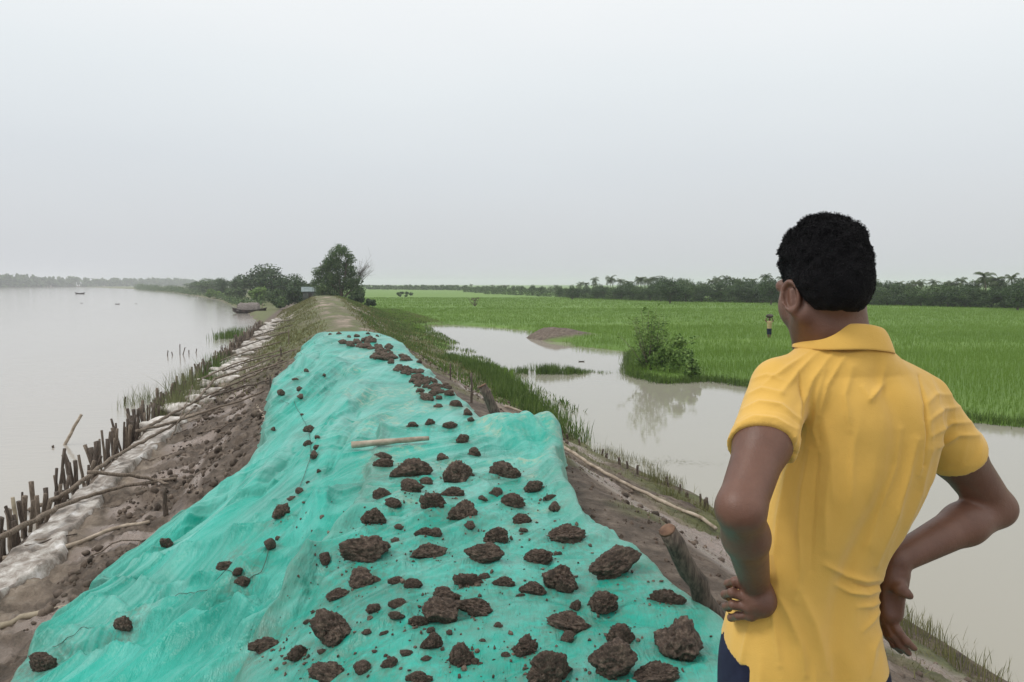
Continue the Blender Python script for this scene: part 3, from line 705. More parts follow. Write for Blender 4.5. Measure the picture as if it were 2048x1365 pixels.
SM = [(605, 25, 80, 40), (605, 62, 90, 40), (880, 30, 60, 40), (1020, 15, 50, 30), (800, 140, 60, 40), (600, 195, 80, 60), (655, 245, 80, 35), (920, 190, 110, 50), (1000, 345, 50, 40), (1120, 190, 60, 45), (1060, 220, 45, 30),
 (1240, 310, 80, 60), (1245, 365, 40, 25), (1385, 255, 50, 60), (1365, 215, 60, 30), (225, 185, 35, 35), (190, 220, 40, 20), (265, 145, 20, 15), (315, 95, 20, 20), (90, 430, 45, 60), (130, 400, 30, 25), (675, 350, 50, 25), (795, 368, 90, 50), (850, 375, 50, 50),
 (660, 410, 50, 25), (670, 590, 80, 45), (745, 610, 80, 35), (1155, 600, 100, 45), (1065, 575, 50, 30), (400, 660, 100, 40), (680, 695, 100, 50), (560, 720, 60, 50), (665, 760, 70, 35), (1285, 645, 120, 25), (1480, 705, 50, 50), (1445, 850, 55, 60), (1540, 800, 30, 25),
 (1130, 795, 40, 30), (825, 870, 90, 85), (820, 820, 40, 35), (905, 830, 30, 25), (1025, 960, 50, 40), (635, 965, 70, 55), (710, 920, 50, 40), (510, 990, 70, 60), (770, 1035, 110, 55), (1165, 930, 40, 30), (610, 830, 40, 25), (530, 830, 40, 25), (260, 780, 35, 25), (290, 735, 20, 18), (330, 915, 40, 30), (800, 950, 40, 25), (1060, 865, 35, 20), (1230, 660, 40, 22), (1400, 470, 40, 25)]
SPOTS = []
def place_clod(u, v, wpx, hpx, kind, i, seed, vb=None):
    vb = v + hpx * .38
    p = hit(u, vb, HT); D = np.linalg.norm(p - CAM); W = wpx / F * D * 1.10
    elev = math.asin((CAM[2] - p[2]) / D)
    ms = CM[kind]; me = ms[i % len(ms)]
    r = np.random.default_rng(seed); o = mesh_obj('mud_clod', me)
    bz = max(v_[2] for v_ in (x.co for x in me.vertices)); by = max(v_[1] for v_ in (x.co for x in me.vertices)) * 2
    Hm = hpx / F * D                                               # projected height = z*cos + depth*sin
    rz = r.uniform(-.5, .5) + (math.pi if r.uniform() < .5 else 0)
    fz = max(.6 * W, min(1.1 * W, (Hm - .5 * W * by * math.sin(elev)) / math.cos(elev) / bz))
    if kind == 'wedge' and hpx > wpx: fz = W * 1.1
    dp = min(max(.5, hpx / wpx * .85), 1.4)
    o.scale = (W, W * dp, max(fz, W * .62))
    o.rotation_euler = (r.uniform(-.12, .12), r.uniform(-.12, .12), rz)
    d2 = (p[:2] - CAM[:2]) / np.linalg.norm(p[:2] - CAM[:2]); p[:2] += d2 * W * dp * by * .22
    s, w_ = xy2sw(p[0], p[1]); z = float(HT(s, w_))
    o.location = (p[0], p[1], z - .04 * W - .004); SPOTS.append((p[0], p[1], W)); return o
GR = 'mud clods weighing down the sheeting'
land = []
for i, (X, Y, a, b2, kd, lab) in enumerate(BIG):
    u, v = Z4(X, Y); o = place_clod(u, v, a / 2.2756, b2 / 2.2756, kd, i, 500 + i); tag(o, lab, 'mud clod', GR); land.append((u, v, lab, a))
SHORT = {3: 'pyramid shaped clod', 5: 'square blocky clod', 6: 'slab clod with a scooped top', 10: 'upright jagged clod', 11: 'log shaped clod', 12: 'knobbly near black clod', 18: 'chisel edged clod', 22: 'big cracked clod', 26: 'tall brown clod with a pale crown', 28: 'broad rounded clod at the bottom', 29: 'broad grass flecked clod', 0: 'wide far clod cluster', 14: 'smooth oval clod', 16: 'low pointed clod', 30: 'dark clod with a crumbled tail', 23: 'spreading crumbly clod', 24: 'pitted lobed clod', 37: 'small round clod on the river slope', 36: 'small round clod on the seam', 34: 'flat dusty slab clod', 2: 'ragged clod near the lifted corner', 17: 'dark clod on the left shoulder'}
used = {}
def near_label(u, v, wpx):
    c_ = sorted(((math.hypot(u - land[k][0], v - land[k][1]), k) for k in SHORT))[:1][0]; k = c_[1]; du, dv = u - land[k][0], v - land[k][1]
    a = math.degrees(math.atan2(-dv, du)) % 360
    d = ['right of', 'behind and right of', 'behind', 'behind and left of', 'left of', 'in front and left of', 'in front of', 'in front and right of'][int((a + 22.5) // 45) % 8]
    sz = 'pebble sized' if wpx < 15 else 'small' if wpx < 26 else 'fist sized' if wpx < 38 else 'medium'
    lab = f'{sz} brown clod {d} the {SHORT[k]}'
    j = used.get((d, k, sz), 0); used[(d, k, sz)] = j + 1
    if j: lab = f'{sz} clod farther {d} the {SHORT[k]}' if j == 1 else f'{sz} clod farthest {d} the {SHORT[k]}'
    return lab.replace(' with a scooped top', '').replace(' with a pale crown', '').replace(' near the lifted corner', ' by the lifted corner')
for i, (X, Y, a, b2) in enumerate(SM):
    u, v = Z4(X, Y); o = place_clod(u, v, a / 2.2756, b2 / 2.2756, 'cluster' if a > 75 else 'small', i * 3 + 1, 700 + i); tag(o, near_label(u, v, a / 2.2756), 'mud clod', GR)
# farther up: enlargement 2.9257x from (500,600)
Z3 = lambda X, Y: (500 + X / 2.9257, 600 + Y / 2.9257)
MID = [(1035, 568, 110, 52, 'long reddish clod pair below the dense far scatter'), (1100, 618, 52, 30, 'dark clod just in front of the long reddish clod pair'), (1205, 605, 85, 50, 'oval clod at the right hem beyond the wooden pole'),
 (1165, 545, 62, 42, 'clod close behind the oval clod at the right hem'), (950, 730, 70, 35, 'flat clod at the far rim of the nearer sheet, left'), (1055, 715, 60, 42, 'turquoise smeared clod behind the nearer sheet rim'), (1170, 735, 85, 42, 'smeared clod wedged in the fold behind the lifted corner'),
 (1275, 655, 52, 55, 'clod on the right hem behind the lifted corner'), (1292, 700, 42, 36, 'dark clod half hidden behind the lifted corner'), (1243, 812, 75, 62, 'round dark clod alone between the wooden pole and the lifted corner'), (1310, 888, 78, 62, 'small peaked clod below the round lone clod'),
 (350, 750, 78, 48, 'upper clod of the trail on the river slope'), (340, 835, 56, 42, 'left clod of the trail on the river slope'), (395, 800, 32, 26, 'pebble clod between the trail clods on the river slope'), (390, 862, 38, 32, 'small clod above the lowest trail clod'), (380, 907, 52, 52, 'lowest tan clod of the trail on the river slope'),
 (290, 520, 46, 36, 'upper clod of a close pair high on the river slope'), (292, 565, 44, 30, 'lower clod of a close pair high on the river slope'), (180, 545, 36, 40, 'clod by the left hem level with the close pair'), (330, 413, 26, 22, 'topmost small clod on the river slope'), (265, 462, 38, 16, 'thin flat clod between topmost small clod and the left hem'),
 (435, 440, 18, 26, 'tiny upright clod caught in a long fold'), (305, 670, 20, 14, 'tiny clod on the cord halfway down the river slope'), (135, 755, 26, 26, 'tiny clod near the left hem beside the trail')]
for i, (X, Y, a, b2, lab) in enumerate(MID):
    u, v = Z3(X, Y); o = place_clod(u, v, a / 2.9257, b2 / 2.9257, 'small' if a < 60 else 'lump', i, 900 + i); tag(o, lab, 'mud clod', GR)
Z2 = lambda X, Y: (X / 2.4167, 800 + Y / 2.4167)
for i, (X, Y, a, b2, lab) in enumerate([(1090, 800, 90, 45, 'crumbly clod near the middle of the river slope of the sheet'), (1150, 840, 42, 40, 'small clod below the crumbly clod of the river slope'), (1178, 885, 88, 45, 'flat tan clod lying on the cord low on the river slope'), (600, 1095, 92, 70, 'light brown clod lying on the cord near the bottom left'),
   (205, 1265, 120, 85, 'dark slab clod at the left hem near the bottom corner'), (803, 690, 52, 60, 'clod in the notch of the left hem')]):
    u, v = Z2(X, Y); o = place_clod(u, v, a / 2.4167, b2 / 2.4167, 'lump', i + 2, 950 + i); tag(o, lab, 'mud clod', GR)
# the dense far scatter
r = np.random.default_rng(77); line = np.array([(600, 245), (700, 285), (800, 335), (900, 415), (1000, 490), (1110, 545)], float); cnt = 0
while cnt < 118:
    t = r.uniform(0, 1) ** .9 * 5; k = min(int(t), 4); p = line[k] + (line[k + 1] - line[k]) * (t - k)
    X, Y = p[0] + r.normal(0, 36) + 24, p[1] + r.normal(0, 26) - 12
    u, v = Z3(X, Y); q = hit(u, v, HT); s, w_ = xy2sw(q[0], q[1])
    if w_ > wre(s) - .05 or s > s1 - .6: continue
    o = place_clod(u, v, r.uniform(28, 54) / 2.9257, r.uniform(20, 34) / 2.9257, 'small', cnt, 1000 + cnt)
    tag(o, 'small dark clod in the dense scatter on the far crest of the sheeting', 'mud clod', 'small clods of the dense far scatter'); cnt += 1
for i, (X, Y, a) in enumerate([(520, 195, 30), (590, 262, 50), (640, 250, 36), (580, 215, 28), (470, 200, 22), (690, 275, 42), (765, 290, 46), (615, 232, 22), (690, 195, 26), (745, 210, 24)]):
    u, v = Z3(X, Y); o = place_clod(u, v, a / 2.9257, a * .6 / 2.9257, 'small', i, 1200 + i); tag(o, 'small dark clod in the dense scatter on the far crest of the sheeting', 'mud clod', 'small clods of the dense far scatter')
M['mudlump'] = simple('bank_mud', (.035, .025, .018), (.17, .13, .10), 6, .75, 60, .9, .01)
# crumbs: uncountable
mb = MB(); V3, F3 = ico(1); r = np.random.default_rng(5); cl = [(random.choice(land)[:2]) for _ in range(900)]
for i in range(1700):
    if i < 900: u, v = cl[i][0] + r.normal(0, 26), cl[i][1] + r.normal(0, 14) + 8
    elif i < 1200: u, v = r.uniform(560, 1350), r.uniform(1000, 1364)
    else: u, v = r.uniform(1130, 1440), r.uniform(900, 1240)
    q = hit(u, v, HT) if i < 1200 else hit(u, v); 
    if q[1] > 20: continue
    sz = .0026 + .010 * r.uniform() ** 2.2 * (1 if i < 1200 else 1.8) * (r.uniform() < .1 and 1.6 or 1)
    mb.add(V3 * sz * r.uniform(.5, 1.2, 3) * (1 + .25 * r.normal(0, 1, (len(V3), 1))) + q + np.array([0, 0, sz * .2]), F3)
tag(mb.build('mud_crumbs', M['clod'], smooth=False), 'scattered crumbs of mud over sheeting and bank', 'mud crumbs', kind='stuff')
# lumps of mud over both muddy slopes
mb = MB(); V3, F3 = ico(2)
for side, nn in ((0, 2600), (1, 1300)):
    ss = r.uniform(2.5, 24, nn) ** 1.0; wwv = r.uniform(-3.7, -2.0, nn) if side == 0 else r.uniform(1.1, 2.9, nn)
    keep = (wwv < wle(ss) - .03) if side == 0 else (wwv > np.where(ss < BS1, wrb(ss), wre(ss)) + .05)
    keep &= vn(ss * 1.3, wwv * 1.3, seed=88) > -.35
    for s, w_ in zip(ss[keep], wwv[keep]):
        sz = (.009 + .05 * r.uniform() ** 2.5) * (1 if side == 0 else .7); x, y = sw2xy(s, w_); q = V3 * (1 + .3 * fbm(V3[:, 0] * 2 + s * 9, V3[:, 1] * 2, V3[:, 2] * 2, 2)[:, None]) * r.uniform(.6, 1.2, 3) * sz
        mb.add(q + np.array([x, y, float(H(s, w_)) + sz * .1]), F3)
tag(mb.build('mud_lumps', M['mudlump'], smooth=True), 'broken lumps of wet mud on the bare slopes', 'mud lumps', kind='stuff')

# trodden and smeared mud round each clod
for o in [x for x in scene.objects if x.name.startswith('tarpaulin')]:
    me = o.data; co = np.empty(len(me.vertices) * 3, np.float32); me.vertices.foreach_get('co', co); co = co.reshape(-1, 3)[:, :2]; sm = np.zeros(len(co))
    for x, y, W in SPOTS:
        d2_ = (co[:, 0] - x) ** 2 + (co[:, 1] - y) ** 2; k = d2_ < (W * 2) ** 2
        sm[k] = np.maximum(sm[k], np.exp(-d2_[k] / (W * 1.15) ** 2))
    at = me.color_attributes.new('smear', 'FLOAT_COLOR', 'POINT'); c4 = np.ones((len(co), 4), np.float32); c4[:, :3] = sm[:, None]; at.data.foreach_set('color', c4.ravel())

# ================================================================== cord on the sheeting
m_, n_, b_ = new_mat('cord'); b_.inputs['Base Color'].default_value = (.05, .06, .045, 1); b_.inputs['Roughness'].default_value = .8; M['cord'] = m_
def cord(pix, label, rad=.0022):
    pts = [hit(u, v, HT) for u, v in pix]; q = []
    for a, b2 in zip(pts[:-1], pts[1:]):
        for t in np.linspace(0, 1, 30, endpoint=False):
            x = a + (b2 - a) * t; s, w_ = xy2sw(x[0], x[1]); x = x.copy(); x[2] = max(float(HT(s, w_)) + rad + .008, a[2] * (1 - t) + b2[2] * t); q.append(x)
    q.append(pts[-1]); mb = MB(); mb.tube(q, rad, 6); tag(mb.build('cord', M['cord']), label, 'cord')
cord([(105, 1297), (150, 1272), (205, 1250), (280, 1222), (400, 1185), (480, 1165), (522, 1148), (536, 1110), (545, 1085)], 'thin dark cord stretched across the lower left of the sheeting')
cord([(600, 975), (622, 915), (618, 862), (592, 815), (560, 800)], 'thin dark cord running up the river slope between small clods')

# ================================================================== timber
M['bark'] = simple('weathered_wood', (.10, .075, .055), (.26, .21, .165), 14, .85, 60, .7, .006, stretch=((6, 6, 1.2),))
M['darkwood'] = simple('wet_dark_wood', (.045, .034, .027), (.15, .115, .09), 12, .7, 60, .7, .006, stretch=((6, 6, 1.2),))
M['palewood'] = simple('pale_bleached_wood', (.24, .19, .14), (.46, .39, .31), 10, .8, 60, .6, .004)
M['bamboo'] = simple('bamboo', (.23, .19, .13), (.40, .34, .25), 9, .6, 30, .4, .003)
M['cut'] = simple('cut_end', (.10, .055, .035), (.19, .11, .07), 20, .8, 80, .4, .003)
def pole(pix, rad, mat, name, label, cat, group=None, lifts=None, knots=0, fn=None, seed=0, wig=.012, cutcap=False):
    """a branch lying on the land; lifts = height above it at each point"""
    r = np.random.default_rng(seed); lifts = lifts or [rad * .8] * len(pix)
    c = [hit(u, v, fn or HG, l) for (u, v), l in zip(pix, lifts)]
    c = np.array(c); seg = np.linalg.norm(np.diff(c, axis=0), axis=1); T = np.concatenate([[0], np.cumsum(seg)]); L = T[-1]
    nn = max(8, int(L / .12)); t = np.linspace(0, L, nn)
    q = np.stack([np.interp(t, T, c[:, i]) for i in range(3)], 1)
    k = np.array([.25, .5, .25])
    for _ in range(3):
        for i in range(3): q[1:-1, i] = np.convolve(q[:, i], k, 'valid')
    q[1:-1] += r.normal(0, wig, (nn - 2, 3)) * np.array([1, 1, .5])
    rr = rad * np.linspace(1.1, .75, nn) * (1 + .07 * r.normal(0, 1, nn))
    if knots:
        rr = rad * np.ones(nn); rr[::3] *= 1.18
    o0 = q[0].copy(); root = None; mb = MB(); mb.tube(q - o0, rr, 10, .08, seed=seed)
    o = mb.build(name, M[mat]); o.location = o0; tag(o, label, cat, group)
    if cutcap:
        d = (q[0] - q[1]) / np.linalg.norm(q[0] - q[1]); cb = MB(); cb.tube([d * rad * .02, d * rad * .16], [rad * 1.0, rad * .93], 14); cb.build('cut_end', M['cut'], o)
    return o
GP = 'poles laid across the stake fence'
pole([(0, 1119), (62, 1114), (165, 1085), (232, 1054), (298, 1044)], .028, 'palewood', 'branch', 'tan crooked branch lying on the near mud slope at the left edge', 'branch', seed=1)
pole([(0, 1253), (60, 1233), (145, 1213)], .026, 'bamboo', 'bamboo_pole', 'pale straight bamboo at the lower left edge beside the sheeting', 'pole', knots=1, seed=2)
pole([(0, 1075), (60, 1045), (116, 1015), (199, 986), (280, 966), (352, 957)], .03, 'bark', 'pole', 'long grey pole on the mud ending by a short post, lower of the near rails', 'pole', GP, [.30, .26, .2, .14, .1, .06], seed=3)
pole([(174, 945), (248, 949), (310, 959), (335, 968)], .024, 'bark', 'pole', 'short crooked stick leaning out over the stakes near the left', 'pole', GP, [.45, .3, .1, .05], seed=4)
pole([(60, 1020), (137, 985), (182, 950), (215, 922), (290, 880), (352, 848), (393, 812)], .03, 'bark', 'pole', 'knotted rail pole running along the tops of the near stakes', 'pole', GP, [.28, .28, .3, .3, .28, .25, .2], seed=5)
pole([(273, 862), (330, 850), (372, 837), (430, 817), (488, 800), (530, 781)], .026, 'bark', 'pole', 'dark pole crossing from the stakes to the mud below the sheeting', 'pole', GP, [.45, .35, .25, .15, .08, .05], seed=6)
pole([(280, 862), (386, 806), (437, 781), (506, 752), (560, 723)], .027, 'bark', 'pole', 'straight weathered pole crossing above the grey geotextile', 'pole', GP, [.4, .3, .2, .15, .1], seed=7)
pole([(395, 800), (430, 757), (500, 735), (560, 709), (590, 700)], .027, 'bark', 'pole', 'long bent pole reaching from the reeds to the left hem of the sheeting', 'pole', GP, [.35, .3, .2, .15, .1], seed=8)
pole([(395, 762), (468, 728), (533, 709), (565, 700)], .026, 'bark', 'pole', 'fourth pole up the bank, passing behind the reed clump', 'pole', GP, [.3, .25, .2, .1], seed=9)
pole([(440, 722), (490, 704), (560, 684)], .026, 'bark', 'pole', 'pole halfway to the boat, over the pale bags', 'pole', GP, [.3, .25, .12], seed=10)
pole([(468, 700), (520, 681), (575, 664)], .026, 'darkwood', 'pole', 'dark pole just beyond the one over the pale bags', 'pole', GP, [.3, .25, .12], seed=11)
pole([(490, 680), (540, 662), (585, 650)], .026, 'darkwood', 'pole', 'farthest pole across the pale bags', 'pole', GP, [.3, .25, .12], seed=12)
for i_, (pp_, lb_) in enumerate((([(445, 742), (500, 722), (572, 706)], 'thin grey pole between two crossing poles midway up the bank'), ([(470, 758), (520, 740), (575, 722)], 'crooked pole resting low on the mud midway up the bank'), ([(420, 795), (480, 775), (540, 760)], 'brown pole ending beside the slim post at the left hem'), ([(505, 676), (540, 668), (580, 664)], 'short pole lying across the far pale bags'), ([(520, 652), (550, 644), (590, 640)], 'far thin pole near the upper end of the stake row'))):
    pole(pp_, .022, 'bark' if i_ % 2 else 'darkwood', 'pole', lb_, 'pole', GP, [.3, .2, .1], seed=90 + i_)
pole([(340, 880), (375, 800), (385, 770)], .012, 'bark', 'stick', 'thin upright stick leaning before the reed clump', 'stick', lifts=[.1, .5, .8], seed=13)
pole([(214, 1160), (250, 1120), (290, 1080)], .012, 'bark', 'stick', 'thin stick lying on the mud below the tan branch', 'stick', seed=14)
pole([(500, 796), (520, 820), (532, 845)], .012, 'palewood', 'stick', 'pale stick on the mud touching the left hem', 'stick', seed=15)
def post(u, v, h, rad, mat, name, label, cat, tilt=(0, 0), group=None, seed=0, fn=None, cut=False, base=None):
    b = hit(u, v, fn or HG) if base is None else np.asarray(base, float); r = np.random.default_rng(seed)
    t = np.linspace(-.25, 1, 7); q = np.stack([t * tilt[0] * h, t * tilt[1] * h, t * h], 1) + np.concatenate([[[0, 0, 0]], r.normal(0, rad * .12, (6, 3))])
    mb = MB(); mb.tube(q, rad * np.linspace(1.05, .92, 7) * (1 + .05 * r.normal(0, 1, 7)), 12, .07, seed=seed)
    o = mb.build(name, M[mat]); o.location = b; tag(o, label, cat, group)
    if cut:
        d = (q[-1] - q[-2]) / np.linalg.norm(q[-1] - q[-2]); cb = MB(); cb.tube([q[-1] + d * rad * .02, q[-1] + d * rad * .17], [rad * .93, rad * .85], 14); cb.build('cut_end', M['cut'], o)
    return o
post(331, 1030, .32, .028, 'darkwood', 'post', 'short dark post where the long grey pole ends on the mud', 'post', seed=21)
post(541, 792, .42, .022, 'darkwood', 'post', 'slim post at the left hem under the pole crossings', 'post', seed=22)
post(562, 722, .42, .024, 'darkwood', 'post', 'second slim post up the left hem of the sheeting', 'post', seed=23)
post(578, 690, .6, .022, 'bark', 'post', 'tall thin post on the bank beyond the left hem', 'post', seed=24)
# river stakes
r = np.random.default_rng(31); ST = [];
def stake_mesh(seed, dark):
    q = np.random.default_rng(seed); mb = MB(); t = np.linspace(-.9, 1, 8)
    rad = q.uniform(.030, .046); pts = np.stack([q.normal(0, .006, 8), q.normal(0, .006, 8), t * .5], 1)
    mb.tube(pts, rad * (1 + .08 * q.normal(0, 1, 8)), 9, .12, seed=seed); return mb.mesh('wooden_stake', [M['darkwood'] if dark else M['bark']])
SMs = [stake_mesh(i, i % 3 != 0) for i in range(9)]
s = 6.4; cnt = 0
GS = 'stakes driven along the river edge'
while s < 58:
    w_ = -4.92 + r.normal(0, .05); x, y = sw2xy(s, w_ - float(wL(s))); o = mesh_obj('wooden_stake', SMs[r.integers(9)])
    o.location = (x, y, RIVER_Z + r.uniform(-.12, .10) + (.12 if r.uniform() < .15 else 0)); o.rotation_euler = (r.normal(0, .10), r.normal(-.05, .10), r.uniform(0, 6)); k = r.uniform(.45, .95); o.scale = (k, k, r.uniform(.85, 1.35))
    tag(o, 'rough dark wooden stake in the close row along the river edge', 'stake', GS); s += (.145 if s < 20 else .2) * r.uniform(.5, 1.5); cnt += 1
print('stakes', cnt)
s = 6.6
while s < 40:
    w_ = -4.74 + r.normal(0, .05); x, y = sw2xy(s, w_); o = mesh_obj('wooden_stake', SMs[r.integers(9)])
    o.location = (x, y, RIVER_Z + r.uniform(-.02, .12)); o.rotation_euler = (r.normal(0, .16), r.normal(-.08, .16), r.uniform(0, 6)); k = r.uniform(.4, .75); o.scale = (k, k, r.uniform(.9, 1.25))
    tag(o, 'rough dark wooden stake in the close row along the river edge', 'stake', GS); s += .55 * r.uniform(.4, 1.7)
# pale bleached stakes among them
for s, w_ in ((7.3, -4.97), (7.9, -5.0), (8.3, -4.95), (10.8, -4.9)):
    x, y = sw2xy(s, w_); o = post(0, 0, .62, .024, 'bamboo', 'wooden_stake', 'pale thin bamboo stake among the dark near stakes', 'stake', (-.1, .02), 'pale bamboo stakes', int(s * 10), base=(x, y, RIVER_Z))
# leaning stump in the river and flotsam
b0 = onplane(130, 890, RIVER_Z); post(0, 0, .62, .03, 'palewood', 'bamboo_pole', 'pale bamboo stump leaning out of the river water', 'pole', (.52, .1), seed=41, base=b0, )
for u, v, h, t in ((106, 896, .05, (0, 0)), (335, 712, .25, (.1, 0)), (345, 711, .16, (-.2, 0)), (360, 710, .5, (.02, 0)), (366, 710, .35, (.3, 0)), (378, 708, .18, (0, 0)), (392, 706, .2, (.2, 0)), (250, 808, .2, (.1, 0))):
    post(0, 0, h, .022, 'darkwood', 'twig', 'dark twig poking out of the river', 'twig', t, 'twigs in the river', u, base=onplane(u, v, RIVER_Z))
# reed clump behind the stakes
def clump(u0, v0, u1, v1, n, h, spread, mat, name, label, z, seed, lean=.25, wd=.016, dz=0):
    a, b2 = onplane(u0, v0, z), onplane(u1, v1, z); q = np.random.default_rng(seed); t = q.uniform(0, 1, n)
    X = a[0] + (b2[0] - a[0]) * t + q.normal(0, spread, n); Y = a[1] + (b2[1] - a[1]) * t + q.normal(0, spread * 2.2, n)
    o0 = np.array([(a[0] + b2[0]) / 2, (a[1] + b2[1]) / 2, z]); me = blade_mesh(name, X - o0[0], Y - o0[1], np.full(n, dz), h * (.75 + .35 * np.sin(t * 9) * .5 + .2), wd, M[mat], lean, seed)
    o = mesh_obj(name, me); o.location = o0; return tag(o, label, 'reeds')
clump(340, 850, 385, 805, 700, .9, .2, 'reed', 'reed_clump', 'tall grey green reed clump leaning outside the stake row', RIVER_Z, 51, .28, .016)
clump(390, 800, 440, 745, 750, .7, .22, 'grass', 'reed_clump', 'darker green reed clump beyond the leaning grey one', RIVER_Z, 52, .22, .02)
sp_ = clump(262, 815, 300, 800, 140, .45, .18, 'reed', 'reed_clump', 'thin sparse reeds standing out in the river water', RIVER_Z, 53, .3, .012)
sp_['kind'] = 'stuff'
clump(450, 678, 475, 672, 500, .55, .4, 'grass', 'reed_clump', 'small dark reed clump up the river edge', RIVER_Z, 54, .3, .03)
# crumpled geotextile and sand bags
m, n, b = new_mat('geotextile')
c = rampn(n, noise(n, 3.5, 6, .7), [(.34, (.10, .08, .06)), (.47, (.26, .22, .185)), (.58, (.50, .47, .43)), (.68, (.74, .72, .70))]); n.links.new(c, b.inputs['Base Color']); b.inputs['Roughness'].default_value = .5
bump(n, b, noise(n, 18, 6, .75), .9, .02); M['geo'] = m
ss = np.arange(5.0, 17.5, .03); tt = np.linspace(0, 1, 30); Sx = np.repeat(ss[:, None], 30, 1)
l = -4.62 + .06 * vn(ss * 2, ss * 0, seed=201); r_ = -4.0 + .16 * vn(ss * 1.1, ss * 0, seed=202); Wx = l[:, None] + (r_ - l)[:, None] * tt
Z = H0(Sx, Wx) + .085 + .045 * fbm(Sx * 2.6, Wx * 2.6, oct=4, seed=203) + .05 * ridged(Wx * 6 + vn(Sx * 2, Wx * 0, seed=8) * .8, Sx * 1.4, 204) * .5
Z -= .16 * sstep(.12, 0, np.minimum(tt, 1 - tt))[None]
X, Y = sw2xy(Sx, Wx); idx = np.arange(X.size).reshape(X.shape); Fc = np.stack([idx[:-1, :-1], idx[:-1, 1:], idx[1:, 1:], idx[1:, :-1]], -1).reshape(-1, 4)[:, ::-1]
tag(mesh_obj('geotextile_sheet', np_mesh('geotextile_sheet', np.stack([X, Y, Z], -1).reshape(-1, 3), Fc, M['geo'])), 'crumpled muddy pale geotextile strip laid behind the near stakes', 'geotextile')
def bag_mesh(seed):
    V, Fc = ICO3; q = np.sign(V) * np.abs(V) ** .75 * np.array([.24, .42, .11]); q = q + V * (.035 * fbm(V[:, 0] * 2 + seed, V[:, 1] * 2, V[:, 2] * 2, 3, seed))[:, None] + V * (.012 * vn(V[:, 0] * 9, V[:, 1] * 9, V[:, 2] * 9, seed))[:, None]
    return np_mesh('sandbag', q, Fc, M['bag'])
M['bag'] = simple('bag_cloth', (.22, .19, .155), (.64, .61, .57), 4.5, .6, 30, .6, .01)
BMs = [bag_mesh(i) for i in range(4)]; s = 16.8
while s < 60:
    for w_ in (-4.25, -3.85):
        if r.uniform() < .42: continue
        w2 = w_ + r.normal(0, .12); x, y = sw2xy(s + r.normal(0, .1), w2); o = mesh_obj('sandbag', BMs[r.integers(4)]); o.location = (x, y, float(H0(s, w2)) + .06); o.rotation_euler = (r.normal(0, .1), r.normal(0, .1), r.uniform(.9, 1.9)); 
        tag(o, 'muddy white sandbag half sunk behind the far stakes', 'sandbag', 'sandbags along the river edge')
    s += r.uniform(.45, 1.5)

# sticks lying about on the river slope
for i in range(34):
    s = r.uniform(5, 30); w_ = r.uniform(-4.3, -2.9); L = r.uniform(.25, 1.1); an = r.normal(.2, .5); x, y = sw2xy(s, w_); pts = []
    for t in np.linspace(-.5, .5, 6):
        a_, b_ = s + t * L * math.sin(an), w_ + t * L * math.cos(an); X, Y = sw2xy(a_, b_); pts.append([X - x, Y - y, max(float(HG(a_, b_)), -1.6) + .03 + r.normal(0, .008)])
    if w_ + L * .5 > wle(s): continue
    mb = MB(); mb.tube(pts, r.uniform(.006, .018) * np.linspace(1, .6, 6), 6, .1, seed=i); o = mb.build('stick', M['bark' if i % 2 else 'darkwood']); o.location = (x, y, 0); tag(o, 'loose broken stick lying on the muddy river slope', 'stick', 'loose sticks on the river slope')

# the pond side
pole([(1010, 812), (1060, 830), (1085, 842), (1102, 872), (1125, 893), (1190, 935), (1240, 962), (1300, 990), (1345, 1015), (1400, 1030), (1432, 1058)], .026, 'palewood', 'branch', 'long bleached crooked pole lying along the top of the pond bank', 'pole', seed=61, wig=.006, lifts=[.05] * 11)
post(1012, 866, .52, .055, 'darkwood', 'log_post', 'thick dark leaning post at the far right corner of the nearer sheet', 'post', (-.5, -.05), seed=62, cut=True)
post(943, 806, .42, .016, 'darkwood', 'stake', 'thin dark upright stake right of the far clod scatter', 'stake', seed=63)
post(901, 760, .3, .015, 'darkwood', 'stake', 'small thin stake on the shoulder above the pond grass', 'stake', seed=64)
bp = hit(1432, 1240); tp = P(1335, 1062, bp[1] - .15); d = tp - bp
mb = MB(); q = np.array([d * t for t in np.linspace(-.15, 1, 9)]); q[1:-1] += np.random.default_rng(3).normal(0, .004, (7, 3)); mb.tube(q, np.linspace(.052, .041, 9), 16, .05, seed=9)
o = mb.build('log_post', M['darkwood']); o.location = bp; tag(o, 'thick brown log post leaning away from the sheeting beside the man', 'post')
dd = d / np.linalg.norm(d); cb = MB(); cb.tube([d + dd * .002, d + dd * .010], [.040, .036], 16); cb.build('cut_end', M['cut'], o)
s = 7.2; r = np.random.default_rng(9)
while s < 15:
    w_ = np.interp(s, [7, 10, 12, 15], [3.62, 3.5, 3.2, 3.1]) + r.normal(0, .03); x, y = sw2xy(s, w_); z = float(H(s, w_))
    o = post(0, 0, r.uniform(.07, .17), r.uniform(.012, .024), 'darkwood', 'stake', 'stubby dark stake in the low row holding the pond bank', 'stake', (r.normal(0, .1), r.normal(0, .1)), 'stubby stakes along the pond bank', int(s * 100), base=(x, y, z)); s += r.uniform(.05, .5)
p_ = pole([(703, 890.5), (780, 883), (858, 877)], .028, 'palewood', 'wooden_pole', 'short straight bare wooden pole lying across the sheeting', 'pole', fn=HT, lifts=[.05, .05, .05], seed=71, wig=.001)
